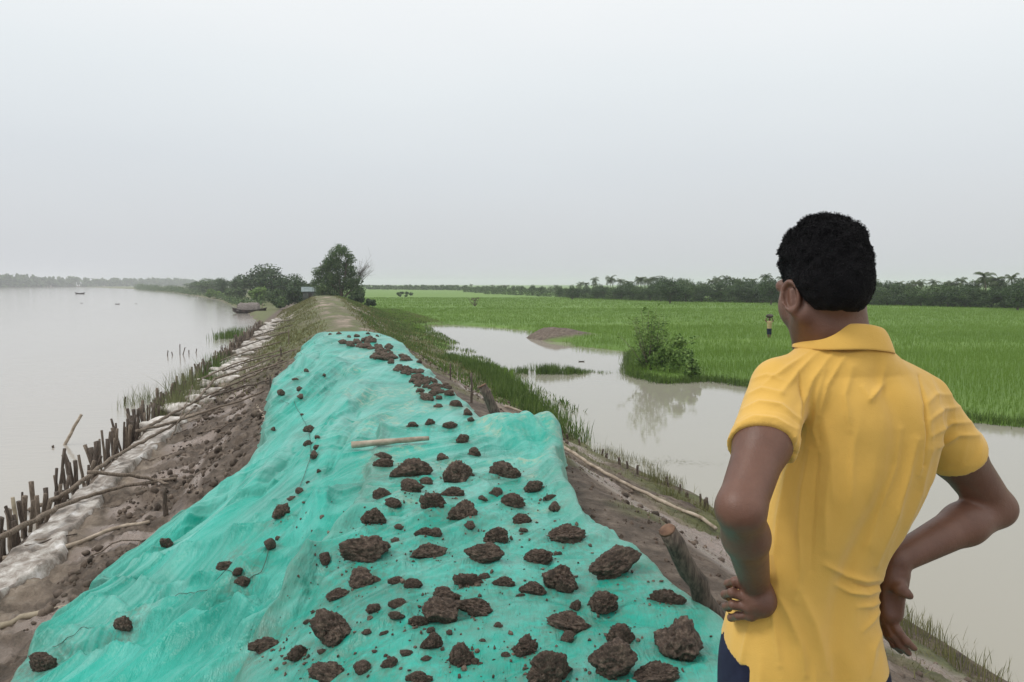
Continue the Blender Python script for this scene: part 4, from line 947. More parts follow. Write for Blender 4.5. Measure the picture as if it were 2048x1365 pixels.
# ================================================================== trees and shrubs
M['leaf_dark'] = leafm('dark_foliage', (.022, .048, .022), (.085, .135, .052), .8, .18)
M['leaf_mid'] = leafm('mid_foliage', (.035, .07, .028), (.125, .19, .068), .8, .22)
M['leaf_light'] = leafm('light_foliage', (.07, .14, .03), (.21, .32, .08), 2, .3)
M['palmleaf'] = leafm('palm_foliage', (.04, .065, .03), (.13, .17, .08), 1, .2)
M['trunk'] = simple('trunk_bark', (.07, .055, .04), (.17, .14, .11), 6, .9, 30, .6, .01)
def leaves(centers, radii, n, size, seed, flat=.75, shell=.55):
    """leaf quads spread through several clumps"""
    q = np.random.default_rng(seed); centers = np.asarray(centers, float); radii = np.asarray(radii, float)
    wgt = radii ** 2; k = q.choice(len(centers), n, p=wgt / wgt.sum())
    d = q.normal(0, 1, (n, 3)); d /= np.linalg.norm(d, axis=1)[:, None]
    rr = radii[k] * (shell + (1 - shell) * q.uniform(0, 1, n)) * (1 + .28 * vn(d[:, 0] * 3 + k, d[:, 1] * 3, d[:, 2] * 3, seed))
    c = centers[k] + d * rr[:, None] * np.array([1, 1, flat])
    a = q.normal(0, 1, (n, 3)) * .6 + d; a /= np.linalg.norm(a, axis=1)[:, None]
    t = np.cross(a, q.normal(0, 1, (n, 3))); t /= np.linalg.norm(t, axis=1)[:, None]; b2 = np.cross(a, t)
    s1_ = size * q.uniform(.6, 1.3, n)[:, None]; s2 = s1_ * q.uniform(.4, .8, n)[:, None]
    V = np.stack([c - t * s1_, c + b2 * s2, c + t * s1_, c - b2 * s2], 1).reshape(-1, 3)
    return V, np.arange(4 * n).reshape(n, 4)
def clump_set(seed, n, R_, Hh, zc, rmin, rmax):
    q = np.random.default_rng(seed); c = q.normal(0, 1, (n, 3)); c /= np.linalg.norm(c, axis=1)[:, None]
    c = c * q.uniform(.35, .8, n)[:, None] * np.array([R_, R_, Hh]) + np.array([0, 0, zc]); return c, q.uniform(rmin, rmax, n) * min(R_, Hh)
def broad_tree(seed, height=1.0, width=.8, n=2600, leaf=.03, bare=.22, clumps=13, parts=True):
    """unit-height broadleaf tree: returns (trunk mesh, crown mesh)"""
    q = np.random.default_rng(seed); c, rd = clump_set(seed, clumps, width / 2, (1 - bare) / 2, bare + (1 - bare) / 2, .34, .62)
    mb = MB(); top = np.array([q.normal(0, .03), q.normal(0, .03), .55]); mb.tube([[0, 0, -.08], [q.normal(0, .01), 0, .15], [top[0] * .6, top[1] * .6, .35], top], [.035, .028, .022, .012], 8, .08)
    for i in range(min(7, clumps)): 
        a = np.array([top[0] * .5, top[1] * .5, q.uniform(.2, .45)]); mb.tube([a, a * .5 + c[i] * .5 + np.array([0, 0, -.02]), c[i]], [.014, .009, .004], 5)
    V, Fc = leaves(c, rd, n, leaf, seed); 
    return mb.mesh('trunk', M['trunk']), V, Fc
def palm(seed):
    q = np.random.default_rng(seed); mb = MB(); ln = q.normal(0, .06, 2); top = np.array([ln[0], ln[1], .76])
    mb.tube([[0, 0, -.05], [ln[0] * .2, ln[1] * .2, .3], [ln[0] * .6, ln[1] * .6, .55], top], [.02, .015, .013, .012], 7)
    V, Fc, nn = [], [], 0
    for i in range(17):
        az = i * 2.4 + q.normal(0, .2); el = q.uniform(-.3, 1.15); L = q.uniform(.24, .32); pts = []
        for t in np.linspace(0, 1, 8):
            e = el - t * t * 1.5; pts.append((t, e))
        p = top.copy(); pr = [p.copy()]
        for t, e in pts[1:]:
            p = p + np.array([math.cos(az) * math.cos(e), math.sin(az) * math.cos(e), math.sin(e)]) * L / 7; pr.append(p.copy())
        side = np.array([-math.sin(az), math.cos(az), 0])
        for j in range(1, 8):
            for sg in (-1, 1):
                for hh in (0, .5):
                    a = pr[j - 1] + (pr[j] - pr[j - 1]) * hh; ll = .085 * math.sin(math.pi * (j + hh) / 8.6) + .015
                    tip = a + side * sg * ll + (pr[j] - pr[j - 1]) * .9 + np.array([0, 0, -ll * .55]); b2 = a + (pr[j] - pr[j - 1]) * .42
                    V += [a, b2, tip]; Fc.append((nn, nn + 1, nn + 2)); nn += 3
    return mb.mesh('trunk', M['trunk']), np.array(V), np.array(Fc)
def make_tree(kind, meshes, loc, Hh, wd, rz, label, group, cat='tree'):
    o = empty(kind, loc, rz, label, cat, group); tr, cr_ = meshes
    a = mesh_obj('trunk', tr, o); a.scale = (Hh, Hh, Hh); b2 = mesh_obj('crown', cr_, o); b2.scale = (wd, wd, Hh); return o
BT = []
for i, (mt, cl, br, n_) in enumerate((('leaf_dark', 15, .02, 4200), ('leaf_mid', 13, .03, 4000), ('leaf_dark', 12, .05, 3800), ('leaf_mid', 16, .02, 4200), ('leaf_dark', 18, .0, 4400))):
    tr, V, Fc = broad_tree(300 + i, 1, 1.0, n_, .027, br, cl); BT.append((tr, np_mesh('crown', V, Fc, M[mt], False)))
PT = []
for i in range(5):
    tr, V, Fc = palm(320 + i); PT.append((tr, np_mesh('crown', V, Fc, M['palmleaf'], False)))
def vb_line(u): return np.interp(u, [700, 760, 950, 1150, 1340, 1500, 1760, 2048, 2400], [579, 581, 587, 597, 604, 606, 611, 618, 627])
r = np.random.default_rng(404)
top_line = lambda u: np.interp(u, [760, 900, 1000, 1100, 1150, 1200, 1320, 1345, 1380, 1440, 1540, 1600, 1760, 1850, 1970, 2048, 2400], [572, 571, 570, 570, 567, 562, 556, 552, 560, 553, 552, 556, 560, 562, 552, 556, 550])
GT = 'trees in the wood line beyond the paddy'
u = 930.0
while u < 2330:                                                     # back row
    vb = vb_line(u) - 2.0; p = onplane(u, vb, FIELD_Z); D = p[1]; hh = (vb - top_line(u) + r.normal(0, 3)) / F * D
    if r.uniform() < (.7 if 1150 < u < 1330 or u > 1400 else .3):
        make_tree('palm_tree', PT[r.integers(5)], (p[0], D, FIELD_Z), hh * r.uniform(.98, 1.2), hh * r.uniform(.9, 1.15), r.uniform(0, 6), 'hazy coconut palm rising from the wood line beyond the paddy field', 'coconut palms of the wood line', 'palm')
        u += r.uniform(7, 13)
    else:
        make_tree('broadleaf_tree', BT[r.integers(5)], (p[0], D, FIELD_Z), hh * r.uniform(.88, 1.08), hh * r.uniform(.7, 1.0), r.uniform(0, 6), 'hazy rounded dark tree in the wood line beyond the paddy field', GT); u += r.uniform(12, 22)
u = 1120.0
while u < 2330:                                                     # front row, lower
    vb = vb_line(u); p = onplane(u, vb, FIELD_Z); D = p[1]; hh = (vb - top_line(u)) / F * D * r.uniform(.62, .92)
    make_tree('broadleaf_tree', BT[r.integers(5)], (p[0], D, FIELD_Z), hh, hh * r.uniform(.9, 1.4), r.uniform(0, 6), 'hazy rounded dark tree in the wood line beyond the paddy field', GT); u += r.uniform(12, 22)
for u, vt, w_, lab in ((1340, 551, 62, 'broad round dark tree, biggest crown in the wood line left of the man'), (1542, 549, 52, 'tall dark tree of the wood line just left of the man\'s head'), (2035, 553, 60, 'bulky dark tree at the right end of the wood line'), (1145, 570, 20, 'small dark tree standing alone in front of the wood line')):
    vb = vb_line(u) + (4 if u != 1145 else 3); p = onplane(u, vb, FIELD_Z); k = p[1] / F
    make_tree('broadleaf_tree', BT[0 if u > 1200 else 2], (p[0], p[1], FIELD_Z), (vb - vt) * k, w_ * k * 1.1, u, lab, None)
p = onplane(1973, 616, FIELD_Z); make_tree('palm_tree', PT[2], (p[0], p[1], FIELD_Z), 82 / F * p[1], 76 / F * p[1], 1, 'tallest coconut palm standing above the wood line at the far right', None, 'palm')
# low scrub closing the foot of the wood line
c, rd = [], []
for u in np.arange(930, 2340, 7.0):
    p = onplane(u, vb_line(u) + r.uniform(-2, .4), FIELD_Z); c.append([p[0], p[1], FIELD_Z + .3 * p[1] / 100]); rd.append(r.uniform(.35, .9) * p[1] / 100)
V, Fc = leaves(c, rd, 26000, .13, 330, .8); tag(mesh_obj('scrub', np_mesh('scrub', V, Fc, M['leaf_mid'], False)), 'low scrub along the foot of the distant wood line', 'scrub', kind='stuff')
# woods at the horizon, reading as one mass
def wood(name, pts, hts, n, size, label, seed):
    q = np.random.default_rng(seed); pts = np.asarray(pts, float); t = np.linspace(0, 1, 150); T = np.linspace(0, 1, len(pts))
    c = np.stack([np.interp(t, T, pts[:, 0]), np.interp(t, T, pts[:, 1]), np.interp(t, T, pts[:, 2])], 1); h = np.interp(t, T, hts) * (1 + .18 * vn(t * 30, t * 0, seed=seed))
    cc = np.concatenate([c + np.array([0, 0, 1]) * h[:, None] * f + q.normal(0, 1, c.shape) * np.array([2, 6, 0]) for f in (.12, .42, .68)]); rd = np.concatenate([h * .36, h * .34, h * .26])
    V, Fc = leaves(cc, rd, n, size, seed, .9); return tag(mesh_obj(name, np_mesh(name, V, Fc, M['leaf_mid'], False)), label, 'woods', kind='stuff')
wood('far_wood', [onplane(735, 579, FIELD_Z), onplane(900, 580.5, FIELD_Z), onplane(1180, 588, FIELD_Z)], [2.6, 2.2, 1.9], 9000, .5, 'faint woods on the horizon behind the paddy field', 341)
wood('far_wood', [onplane(-420, 577, RIVER_Z), onplane(-150, 576.2, RIVER_Z), onplane(0, 575.6, RIVER_Z), onplane(200, 574, RIVER_Z), onplane(330, 573.0, RIVER_Z), onplane(420, 572.6, RIVER_Z)], [12, 12, 12.6, 11.5, 12.5, 12], 16000, 2.0, 'low blue green woods along the far river bank', 342)
V = np.array([onplane(-600, 577.6, RIVER_Z), onplane(0, 575.9, RIVER_Z), onplane(200, 574.2, RIVER_Z), onplane(420, 572.8, RIVER_Z)]); V2 = V * np.array([1.15, 1.25, 1]); nV = len(V)
Vv = np.concatenate([V, V2]); Vv[:4, 2] = RIVER_Z - .3; Vv[4:, 2] = RIVER_Z + 1.5
tag(mesh_obj('far_bank', np_mesh('far_bank', Vv, np.array([[i, i + 1, nV + i + 1, nV + i] for i in range(nV - 1)]), M['ground'])), 'low far bank of the river', 'bank', kind='structure')
# the wooded shore on the left, trees one can tell apart
for i, (u, vb, vt, w_, D, k, lab) in enumerate(((392, 583, 562, 40, 300, 3, 'farthest pale tree on the wooded point of the left shore'), (425, 590, 553, 58, 215, 1, 'light green tree second from the tip of the wooded point'), (452, 597, 556, 40, 170, 2, 'narrow dark tree of the left shore beside the light green tree'),
    (484, 600, 546, 52, 150, 0, 'dark tree just left of the broad domed tree on the shore'), (528, 604, 531, 100, 132, 4, 'broad domed dark tree, the highest of the left shore'), (574, 604, 548, 56, 112, 2, 'dark tree to the right of the broad domed tree'), (602, 606, 550, 56, 100, 0, 'dark tree next to the pale hut roof'),
    (560, 604, 553, 50, 160, 3, 'hazy tree filling behind the right side of the broad domed tree'))):
    p = P(u, vb, D); z = float(H0(*xy2sw(p[0], D))); hh = p[2] - z + (vb - vt) / F * D
    make_tree('broadleaf_tree', BT[k], (p[0], D, z), max(hh, .5), w_ / F * D * 1.15, i * 1.3, lab, 'trees of the wooded left shore')
for i, (u, vb, vt, w_, D, mt) in enumerate(((400, 586, 574, 60, 260, 'leaf_mid'), (432, 600, 577, 66, 165, 'leaf_light'), (470, 602, 572, 60, 140, 'leaf_mid'), (520, 604, 572, 66, 120, 'leaf_light'), (552, 606, 577, 50, 108, 'leaf_mid'), (585, 606, 570, 52, 95, 'leaf_dark'), (560, 612, 590, 40, 88, 'leaf_mid'))):
    p = P(u, vb, D); z = float(H0(*xy2sw(p[0], D))); hh = p[2] - z + (vb - vt) / F * D; rx = w_ / F * D / 2
    c, rd = clump_set(350 + i, 8, rx, max(hh, .6) / 2, max(hh, .6) / 2, .4, .7); V, Fc = leaves(c, rd, 1500, .012 * D ** .6 * .9, 350 + i)
    o = mesh_obj('bush', np_mesh('bush', V, Fc, M[mt], False)); o.location = (p[0], D, z)
    tag(o, ['low scrub at the tip of the wooded point', 'light green bush at the waterline of the wooded point', 'bush between the narrow dark tree and the water', 'yellow green bush below the broad domed tree', 'bush above the moored boat', 'dark bush beside the hut', 'scrubby bush right behind the moored boat'][i], 'bush')
c, rd = [], []
for s_ in np.concatenate([np.arange(106, 140, 1.6), np.arange(140, 520, 5)]):
    for k in range(2):
        x, y = sw2xy(s_ + r.normal(0, .8), -4.6 - float(wL(s_)) + .3 + abs(r.normal(0, .02 * s_)) * k); R_ = r.uniform(.35, .75) * (.4 + s_ / 140); c.append([x, y, RIVER_Z + .2 + R_ * .5]); rd.append(R_)
V, Fc = leaves(c, rd, 22000, .16, 345, .8); tag(mesh_obj('shore_scrub', np_mesh('shore_scrub', V, Fc, M['leaf_mid'], False)), 'tangled low scrub along the waterline of the wooded left shore', 'scrub', kind='stuff')
# the lone tree on the embankment, several leaning limbs
D0 = 82.0; kx = D0 / F; p0 = P(684, 606, D0); z0 = float(H0(*xy2sw(p0[0], D0))); base = np.array([p0[0], D0, z0])
root = empty('embankment_tree', base, 0, 'tall ragged tree standing on the embankment at the end of the path', 'tree')
pz = lambda u, v, dy=0: P(u, v, D0 + dy) - base
mb = MB()
for pts, rd in (([pz(684, 612), pz(682, 580), pz(676, 550), pz(668, 525)], [.22, .17, .12, .05]), ([pz(682, 585), pz(690, 555), pz(693, 530), pz(690, 505)], [.15, .11, .08, .03]), ([pz(684, 592), pz(660, 565), pz(645, 545), pz(640, 525)], [.12, .09, .06, .03]), ([pz(686, 598), pz(705, 578), pz(714, 565)], [.1, .07, .03])): mb.tube(pts, rd, 8, .05)
mb.build('trunk', M['trunk'], root)
cl = [(640, 560, 17), (645, 540, 14), (638, 580, 12), (655, 525, 13), (668, 510, 15), (685, 503, 15), (697, 512, 10), (672, 535, 17), (690, 545, 17), (662, 555, 20), (648, 575, 18), (672, 560, 20), (680, 500, 16), (700, 520, 13), (665, 522, 16), (676, 522, 13), (690, 530, 14), (702, 536, 10), (655, 535, 14), (706, 548, 12), (712, 562, 14), (720, 580, 14), (634, 545, 12), (630, 568, 13), (695, 565, 18), (715, 600, 14), (650, 585, 18), (660, 570, 18), (680, 580, 20), (700, 572, 17), (712, 585, 14), (705, 598, 18), (665, 595, 20), (640, 597, 14), (722, 600, 9), (655, 548, 12), (700, 555, 8)]
c = [pz(u, v, rng.normal(0, .6)) for u, v, s_ in cl]; rd = [s_ * kx for *_, s_ in cl]
V, Fc = leaves(c, rd, 24000, .085, 361, .9, .25); mesh_obj('crown', np_mesh('crown', V, Fc, M['leaf_mid'], False), root)
root = empty('bare_tree', base + np.array([1.4, 1.5, 0]), 0, 'leafless grey twiggy tree leaning out right of the ragged tree', 'tree'); b0 = base + np.array([1.4, 1.5, 0])
mb = MB(); q = np.random.default_rng(5); pz2 = lambda u, v: P(u, v, D0 + 1.5) - b0
mb.tube([pz2(705, 610), pz2(714, 575), pz2(722, 545)], [.08, .06, .04], 6)
tw = MB()
for i in range(46):
    a = pz2(q.uniform(712, 724), q.uniform(545, 575)); e = pz2(728 + q.normal(0, 11), 534 + q.normal(0, 10)); m_ = (a + e) / 2 + q.normal(0, .12, 3); tw.tube([a, m_, e], [.022, .014, .006], 4)
    for _ in range(3):
        f = m_ + (e - m_) * q.uniform(0, 1); tw.tube([f, f + q.normal(0, .35, 3)], [.01, .004], 3)
mb.build('trunk', M['trunk'], root); tw.build('twigs', M['trunk'], root)
# dark scrub on the embankment's right shoulder
for i, (u, vb, vt, w_, D) in enumerate(((712, 608, 580, 40, 76), (742, 612, 598, 30, 72), (800, 590, 582, 60, 150))):
    p = P(u, vb, D); z = float(H0(*xy2sw(p[0], D))); hh = max(.4, p[2] - z + (vb - vt) / F * D); c, rd = clump_set(370 + i, 7, w_ / F * D / 2, hh / 2, hh / 2, .4, .7); V, Fc = leaves(c, rd, 1300, .1, 370 + i)
    o = mesh_obj('bush', np_mesh('bush', V, Fc, M['leaf_dark'], False)); o.location = (p[0], D, z)
    tag(o, ['dark bush under the bare tree on the embankment', 'low bush on the right shoulder of the embankment past the path', 'low dark thicket out in the paddy left of the wood line'][i], 'bush')
# leafy shrub at the pond corner
bs = onplane(1305, 746, POND_Z); kx = bs[1] / F
root = empty('shrub', bs, 0, 'leafy green shrub with tall shoots growing at the corner of the pond', 'shrub'); q = np.random.default_rng(381)
pb = lambda u, v, dy=0: P(u, v, bs[1] + dy) - bs
st = MB(); LV, LF, nn = [], [], 0
def shoot(a, m_, e, n, size, r0=.012):
    global nn
    st.tube([a, m_, e], [r0, r0 * .7, r0 * .25], 5)
    for i in range(n):
        t = q.uniform(.15, 1) ** .8; c_ = (a * (1 - t) ** 2 + m_ * 2 * t * (1 - t) + e * t * t); d = q.normal(0, 1, 3); d[2] = abs(d[2]) * .5 - .1; d /= np.linalg.norm(d)
        L = size * q.uniform(.6, 1.3); sd_ = np.cross(d, q.normal(0, 1, 3)); sd_ /= np.linalg.norm(sd_); c1 = c_ + d * .05 * q.uniform(.2, 2)
        LV.extend([c1, c1 + d * L * .45 + sd_ * L * .22, c1 + d * L, c1 + d * L * .45 - sd_ * L * .22]); LF.append((nn, nn + 1, nn + 2, nn + 3)); nn += 4
for i in range(26):
    u = 1300 + q.normal(0, 6); ue = 1302 + q.normal(0, 30); ve = 650 + q.normal(0, 20) + abs(ue - 1300) * .35; shoot(pb(u, 748, q.normal(0, .15)), pb((u + ue) / 2, 700, q.normal(0, .2)), pb(ue, ve, q.normal(0, .4)), 42, .12)
for ue, ve in ((1282, 618), (1313, 612), (1296, 624), (1329, 632), (1272, 634), (1304, 630), (1288, 640), (1320, 645), (1338, 668)): shoot(pb(1300, 745), pb((1300 + ue) / 2, 690), pb(ue, ve), 34, .14)
st.build('stems', M['trunk'], root); mesh_obj('foliage', np_mesh('foliage', np.array(LV), np.array(LF), M['leaf_light'], False), root)
for i, (u, v, w_, h_, mt, n_, lab) in enumerate(((1290, 742, 60, 46, 'leaf_light', 1800, 'yellow green low bush at the foot of the tall shooted shrub'), (1355, 753, 84, 78, 'leaf_light', 2300, 'rounded light bush right of the tall shooted shrub at the pond'), (1322, 750, 60, 60, 'leaf_light', 2000, 'mid green bush between shrub and rounded light bush'), (1385, 762, 34, 44, 'leaf_light', 900, 'small bush ending the clump at the edge of the rice'))):
    p = onplane(u, v, POND_Z); k = p[1] / F; c, rd = clump_set(390 + i, 9, w_ * k / 2, h_ * k / 2, h_ * k / 2, .35, .6); V, Fc = leaves(c, rd, n_, .055, 390 + i, .9, .3)
    o = mesh_obj('bush', np_mesh('bush', V, Fc, M[mt], False)); o.location = (p[0], p[1], POND_Z); tag(o, lab, 'bush')
# a bare little thicket out in the rice
p = onplane(950, 613, FIELD_Z); mb = MB(); q = np.random.default_rng(6)
for i in range(16):
    e = np.array([q.normal(0, .45), q.normal(0, .2), q.uniform(.5, 1.2)]); mb.tube([[0, 0, 0], e * .5 + q.normal(0, .05, 3), e], [.03, .02, .012], 4)
V, Fc = leaves([[0, 0, .8], [.4, 0, 1.0], [-.35, 0, .9]], [.3, .2, .2], 120, .07, 399); mb.add(V, Fc); o = mb.build('dead_bush', M['trunk'], smooth=False); o.location = p; tag(o, 'half dead little bush standing alone in the paddy field', 'bush')

# ================================================================== boats, hut
M['hull'] = simple('tarred_hull', (.025, .02, .018), (.09, .07, .06), 3, .7, 20, .3, .01)
M['thatch'] = simple('grey_thatch', (.14, .12, .11), (.30, .27, .25), 5, .95, 18, .9, .05, stretch=((1, 1, 5),))
M['deck'] = simple('deck_planks', (.18, .14, .11), (.32, .26, .21), 4, .8, 20, .4, .01)
def boat(loc, L, rz, label, thatch=True, man=False):
    root = empty('wooden_boat', loc, rz, label, 'boat'); n_ = 17; V = []; ns = 9
    for i in range(n_):
        t = i / (n_ - 1) * 2 - 1; bw = .17 * L * (1 - abs(t) ** 2.6) ** .8 + .004; sh = .10 * L + .07 * L * abs(t) ** 2.4; ke = -.03 * L + .10 * L * abs(t) ** 4
        for j in range(ns):
            a = j / (ns - 1) * math.pi; V.append((t * L / 2 * (1 + .04 * (j in (0, ns - 1))), -math.cos(a) * bw * (1 if j in (0, ns - 1) else .96), sh + (ke - sh) * math.sin(a) ** .8))
    Fc = [(i * ns + j, i * ns + j + 1, (i + 1) * ns + j + 1, (i + 1) * ns + j) for i in range(n_ - 1) for j in range(ns - 1)]
    V = np.array(V); mb = MB(); mb.add(V, np.array(Fc)); 
    for e in (0, ns - 1): mb.tube(V[e::ns], .012 * L, 6)
    mb.build('hull', M['hull'], root)
    dk = []; 
    for i in range(2, n_ - 2): dk += [(V[i * ns][0], V[i * ns][1] * .93, V[i * ns][2] - .03 * L), (V[i * ns + ns - 1][0], V[i * ns + ns - 1][1] * .93, V[i * ns + ns - 1][2] - .03 * L)]
    mesh_obj('deck', np_mesh('deck', np.array(dk), np.array([(2 * i, 2 * i + 1, 2 * i + 3, 2 * i + 2) for i in range(len(dk) // 2 - 1)]), M['deck']), root)
    if thatch:
        V2 = []; na = 11
        for x in np.linspace(-.34, .30, 15):
            for j in range(na):
                a = j / (na - 1) * math.pi; k = 1 - .25 * abs(x + .02) * 2; V2.append((x * L + .01 * L * vn(x * 30, a * 3, seed=5), -math.cos(a) * .155 * L * k, .07 * L + math.sin(a) * .27 * L * k * (1 + .10 * vn(x * 12, a * 2, seed=6))))
        F2 = [(i * na + j, i * na + j + 1, (i + 1) * na + j + 1, (i + 1) * na + j) for i in range(14) for j in range(na - 1)]
        F3 = [tuple(range(na)), tuple(range(14 * na, 15 * na))]; me = np_mesh('thatch_cover', np.array(V2), [np.array(F2), np.array(F3)], M['thatch'], True); mesh_obj('thatch_cover', me, root)
        pl = MB(); pl.tube([(.36 * L, 0, .1 * L), (.40 * L, .02, .30 * L)], .012 * L, 6); pl.build('pole', M['bark'], root)
    return root
p = onplane(499, 627, RIVER_Z); boat((p[0], p[1], RIVER_Z), 66 / F * p[1], R(4), 'dark wooden boat with grey thatched cover moored at the left bank')
p = onplane(160, 588.5, RIVER_Z); boat((p[0], p[1], RIVER_Z), 19 / F * p[1], R(3), 'small open dark boat out on the river, largest of the far boats', False)
for u, v, w_, lab in ((163, 607, 5, 'tiny dark float low on the river below the open boat'), (235, 609, 9, 'faint small craft in mid river'), (272, 608, 4, 'tiny craft nearest the left bank in mid river'), (1163, 724, 12, 'little drifting log on the far part of the pond')):
    z = POND_Z if u > 900 else RIVER_Z; p = onplane(u, v, z); boat((p[0], p[1], z), max(w_ / F * p[1], .2), R(5), lab, False)
p = P(622, 589, 92.0); z = float(H0(*xy2sw(p[0], 92.0))) - .05; root = empty('hut', (p[0], 92, z), R(14), 'pale tin roofed hut half hidden beside the ragged tree', 'hut'); k = 92 / F
M['tin'] = simple('pale_tin', (.13, .17, .17), (.22, .27, .27), 3, .5, 20, .2, .01); M['hutwall'] = simple('hut_wall', (.06, .07, .06), (.12, .13, .12), 3, .8, 20, .3, .01)
top = p[2] - z + 12 * k; mb = MB(); mb.box((0, 0, top * .4), (.95, .8, top * .4)); mb.build('wall', M['hutwall'], root)
V = np.array([(-1.15, -1.0, top * .74), (1.15, -1.0, top * .74), (1.15, 0, top * 1.12), (-1.15, 0, top * 1.12), (-1.15, 1.0, top * .74), (1.15, 1.0, top * .74)]); V2 = V - np.array([0, 0, .05])
mesh_obj('roof', np_mesh('roof', np.concatenate([V, V2]), [np.array([(0, 1, 2, 3), (3, 2, 5, 4), (7, 6, 9, 8), (8, 9, 10, 11), (1, 0, 6, 7), (4, 5, 11, 10), (2, 1, 7, 8), (5, 2, 8, 11), (0, 3, 9, 6), (3, 4, 10, 9)])], M['tin'], False), root)
mb = MB(); mb.box((-.1, -.806, top * .3), (.2, .02, top * .3)); mb.build('door', M['hull'], root)
# drifting weed on the pond
p = onplane(1310, 925, POND_Z); q = np.random.default_rng(12); n_ = 420; X = q.normal(0, .5, n_); Y = q.normal(0, .16, n_) + .06 * np.sin(X * 6); a = q.uniform(0, 3, n_); sz = q.uniform(.004, .02, n_)
V = np.stack([np.stack([X + np.cos(a + k_ * 1.57) * sz * (1 if k_ % 2 else .35), Y + np.sin(a + k_ * 1.57) * sz * (1 if k_ % 2 else .35), np.full(n_, .004)], 1) for k_ in range(4)], 1).reshape(-1, 3)
o = mesh_obj('pond_weed', np_mesh('pond_weed', V, np.arange(4 * n_).reshape(-1, 4), M['drygrass'], False)); o.location = p; tag(o, 'thin scum of weed drifting on the near pond water', 'weed', kind='stuff')

# ================================================================== haze
def haze():
    x0, x1, y0, y1, z0, z1 = -3000, 3100, -40, 3200, -4.6, 16.0
    mb = MB(); mb.box(((x0 + x1) / 2, (y0 + y1) / 2, (z0 + z1) / 2), ((x1 - x0) / 2, (y1 - y0) / 2, (z1 - z0) / 2))
    m = bpy.data.materials.new('haze'); m.use_nodes = True; n = m.node_tree; n.nodes.clear(); o = n.nodes.new('ShaderNodeOutputMaterial'); v = n.nodes.new('ShaderNodeVolumePrincipled')
    v.inputs['Color'].default_value = (.93, .96, 1, 1); v.inputs['Density'].default_value = .00055; v.inputs['Anisotropy'].default_value = .1
    n.links.new(v.outputs[0], o.inputs['Volume'])
    ob = mb.build('haze', m, smooth=False); tag(ob, 'pale humid haze fading the distance', 'haze', kind='stuff')
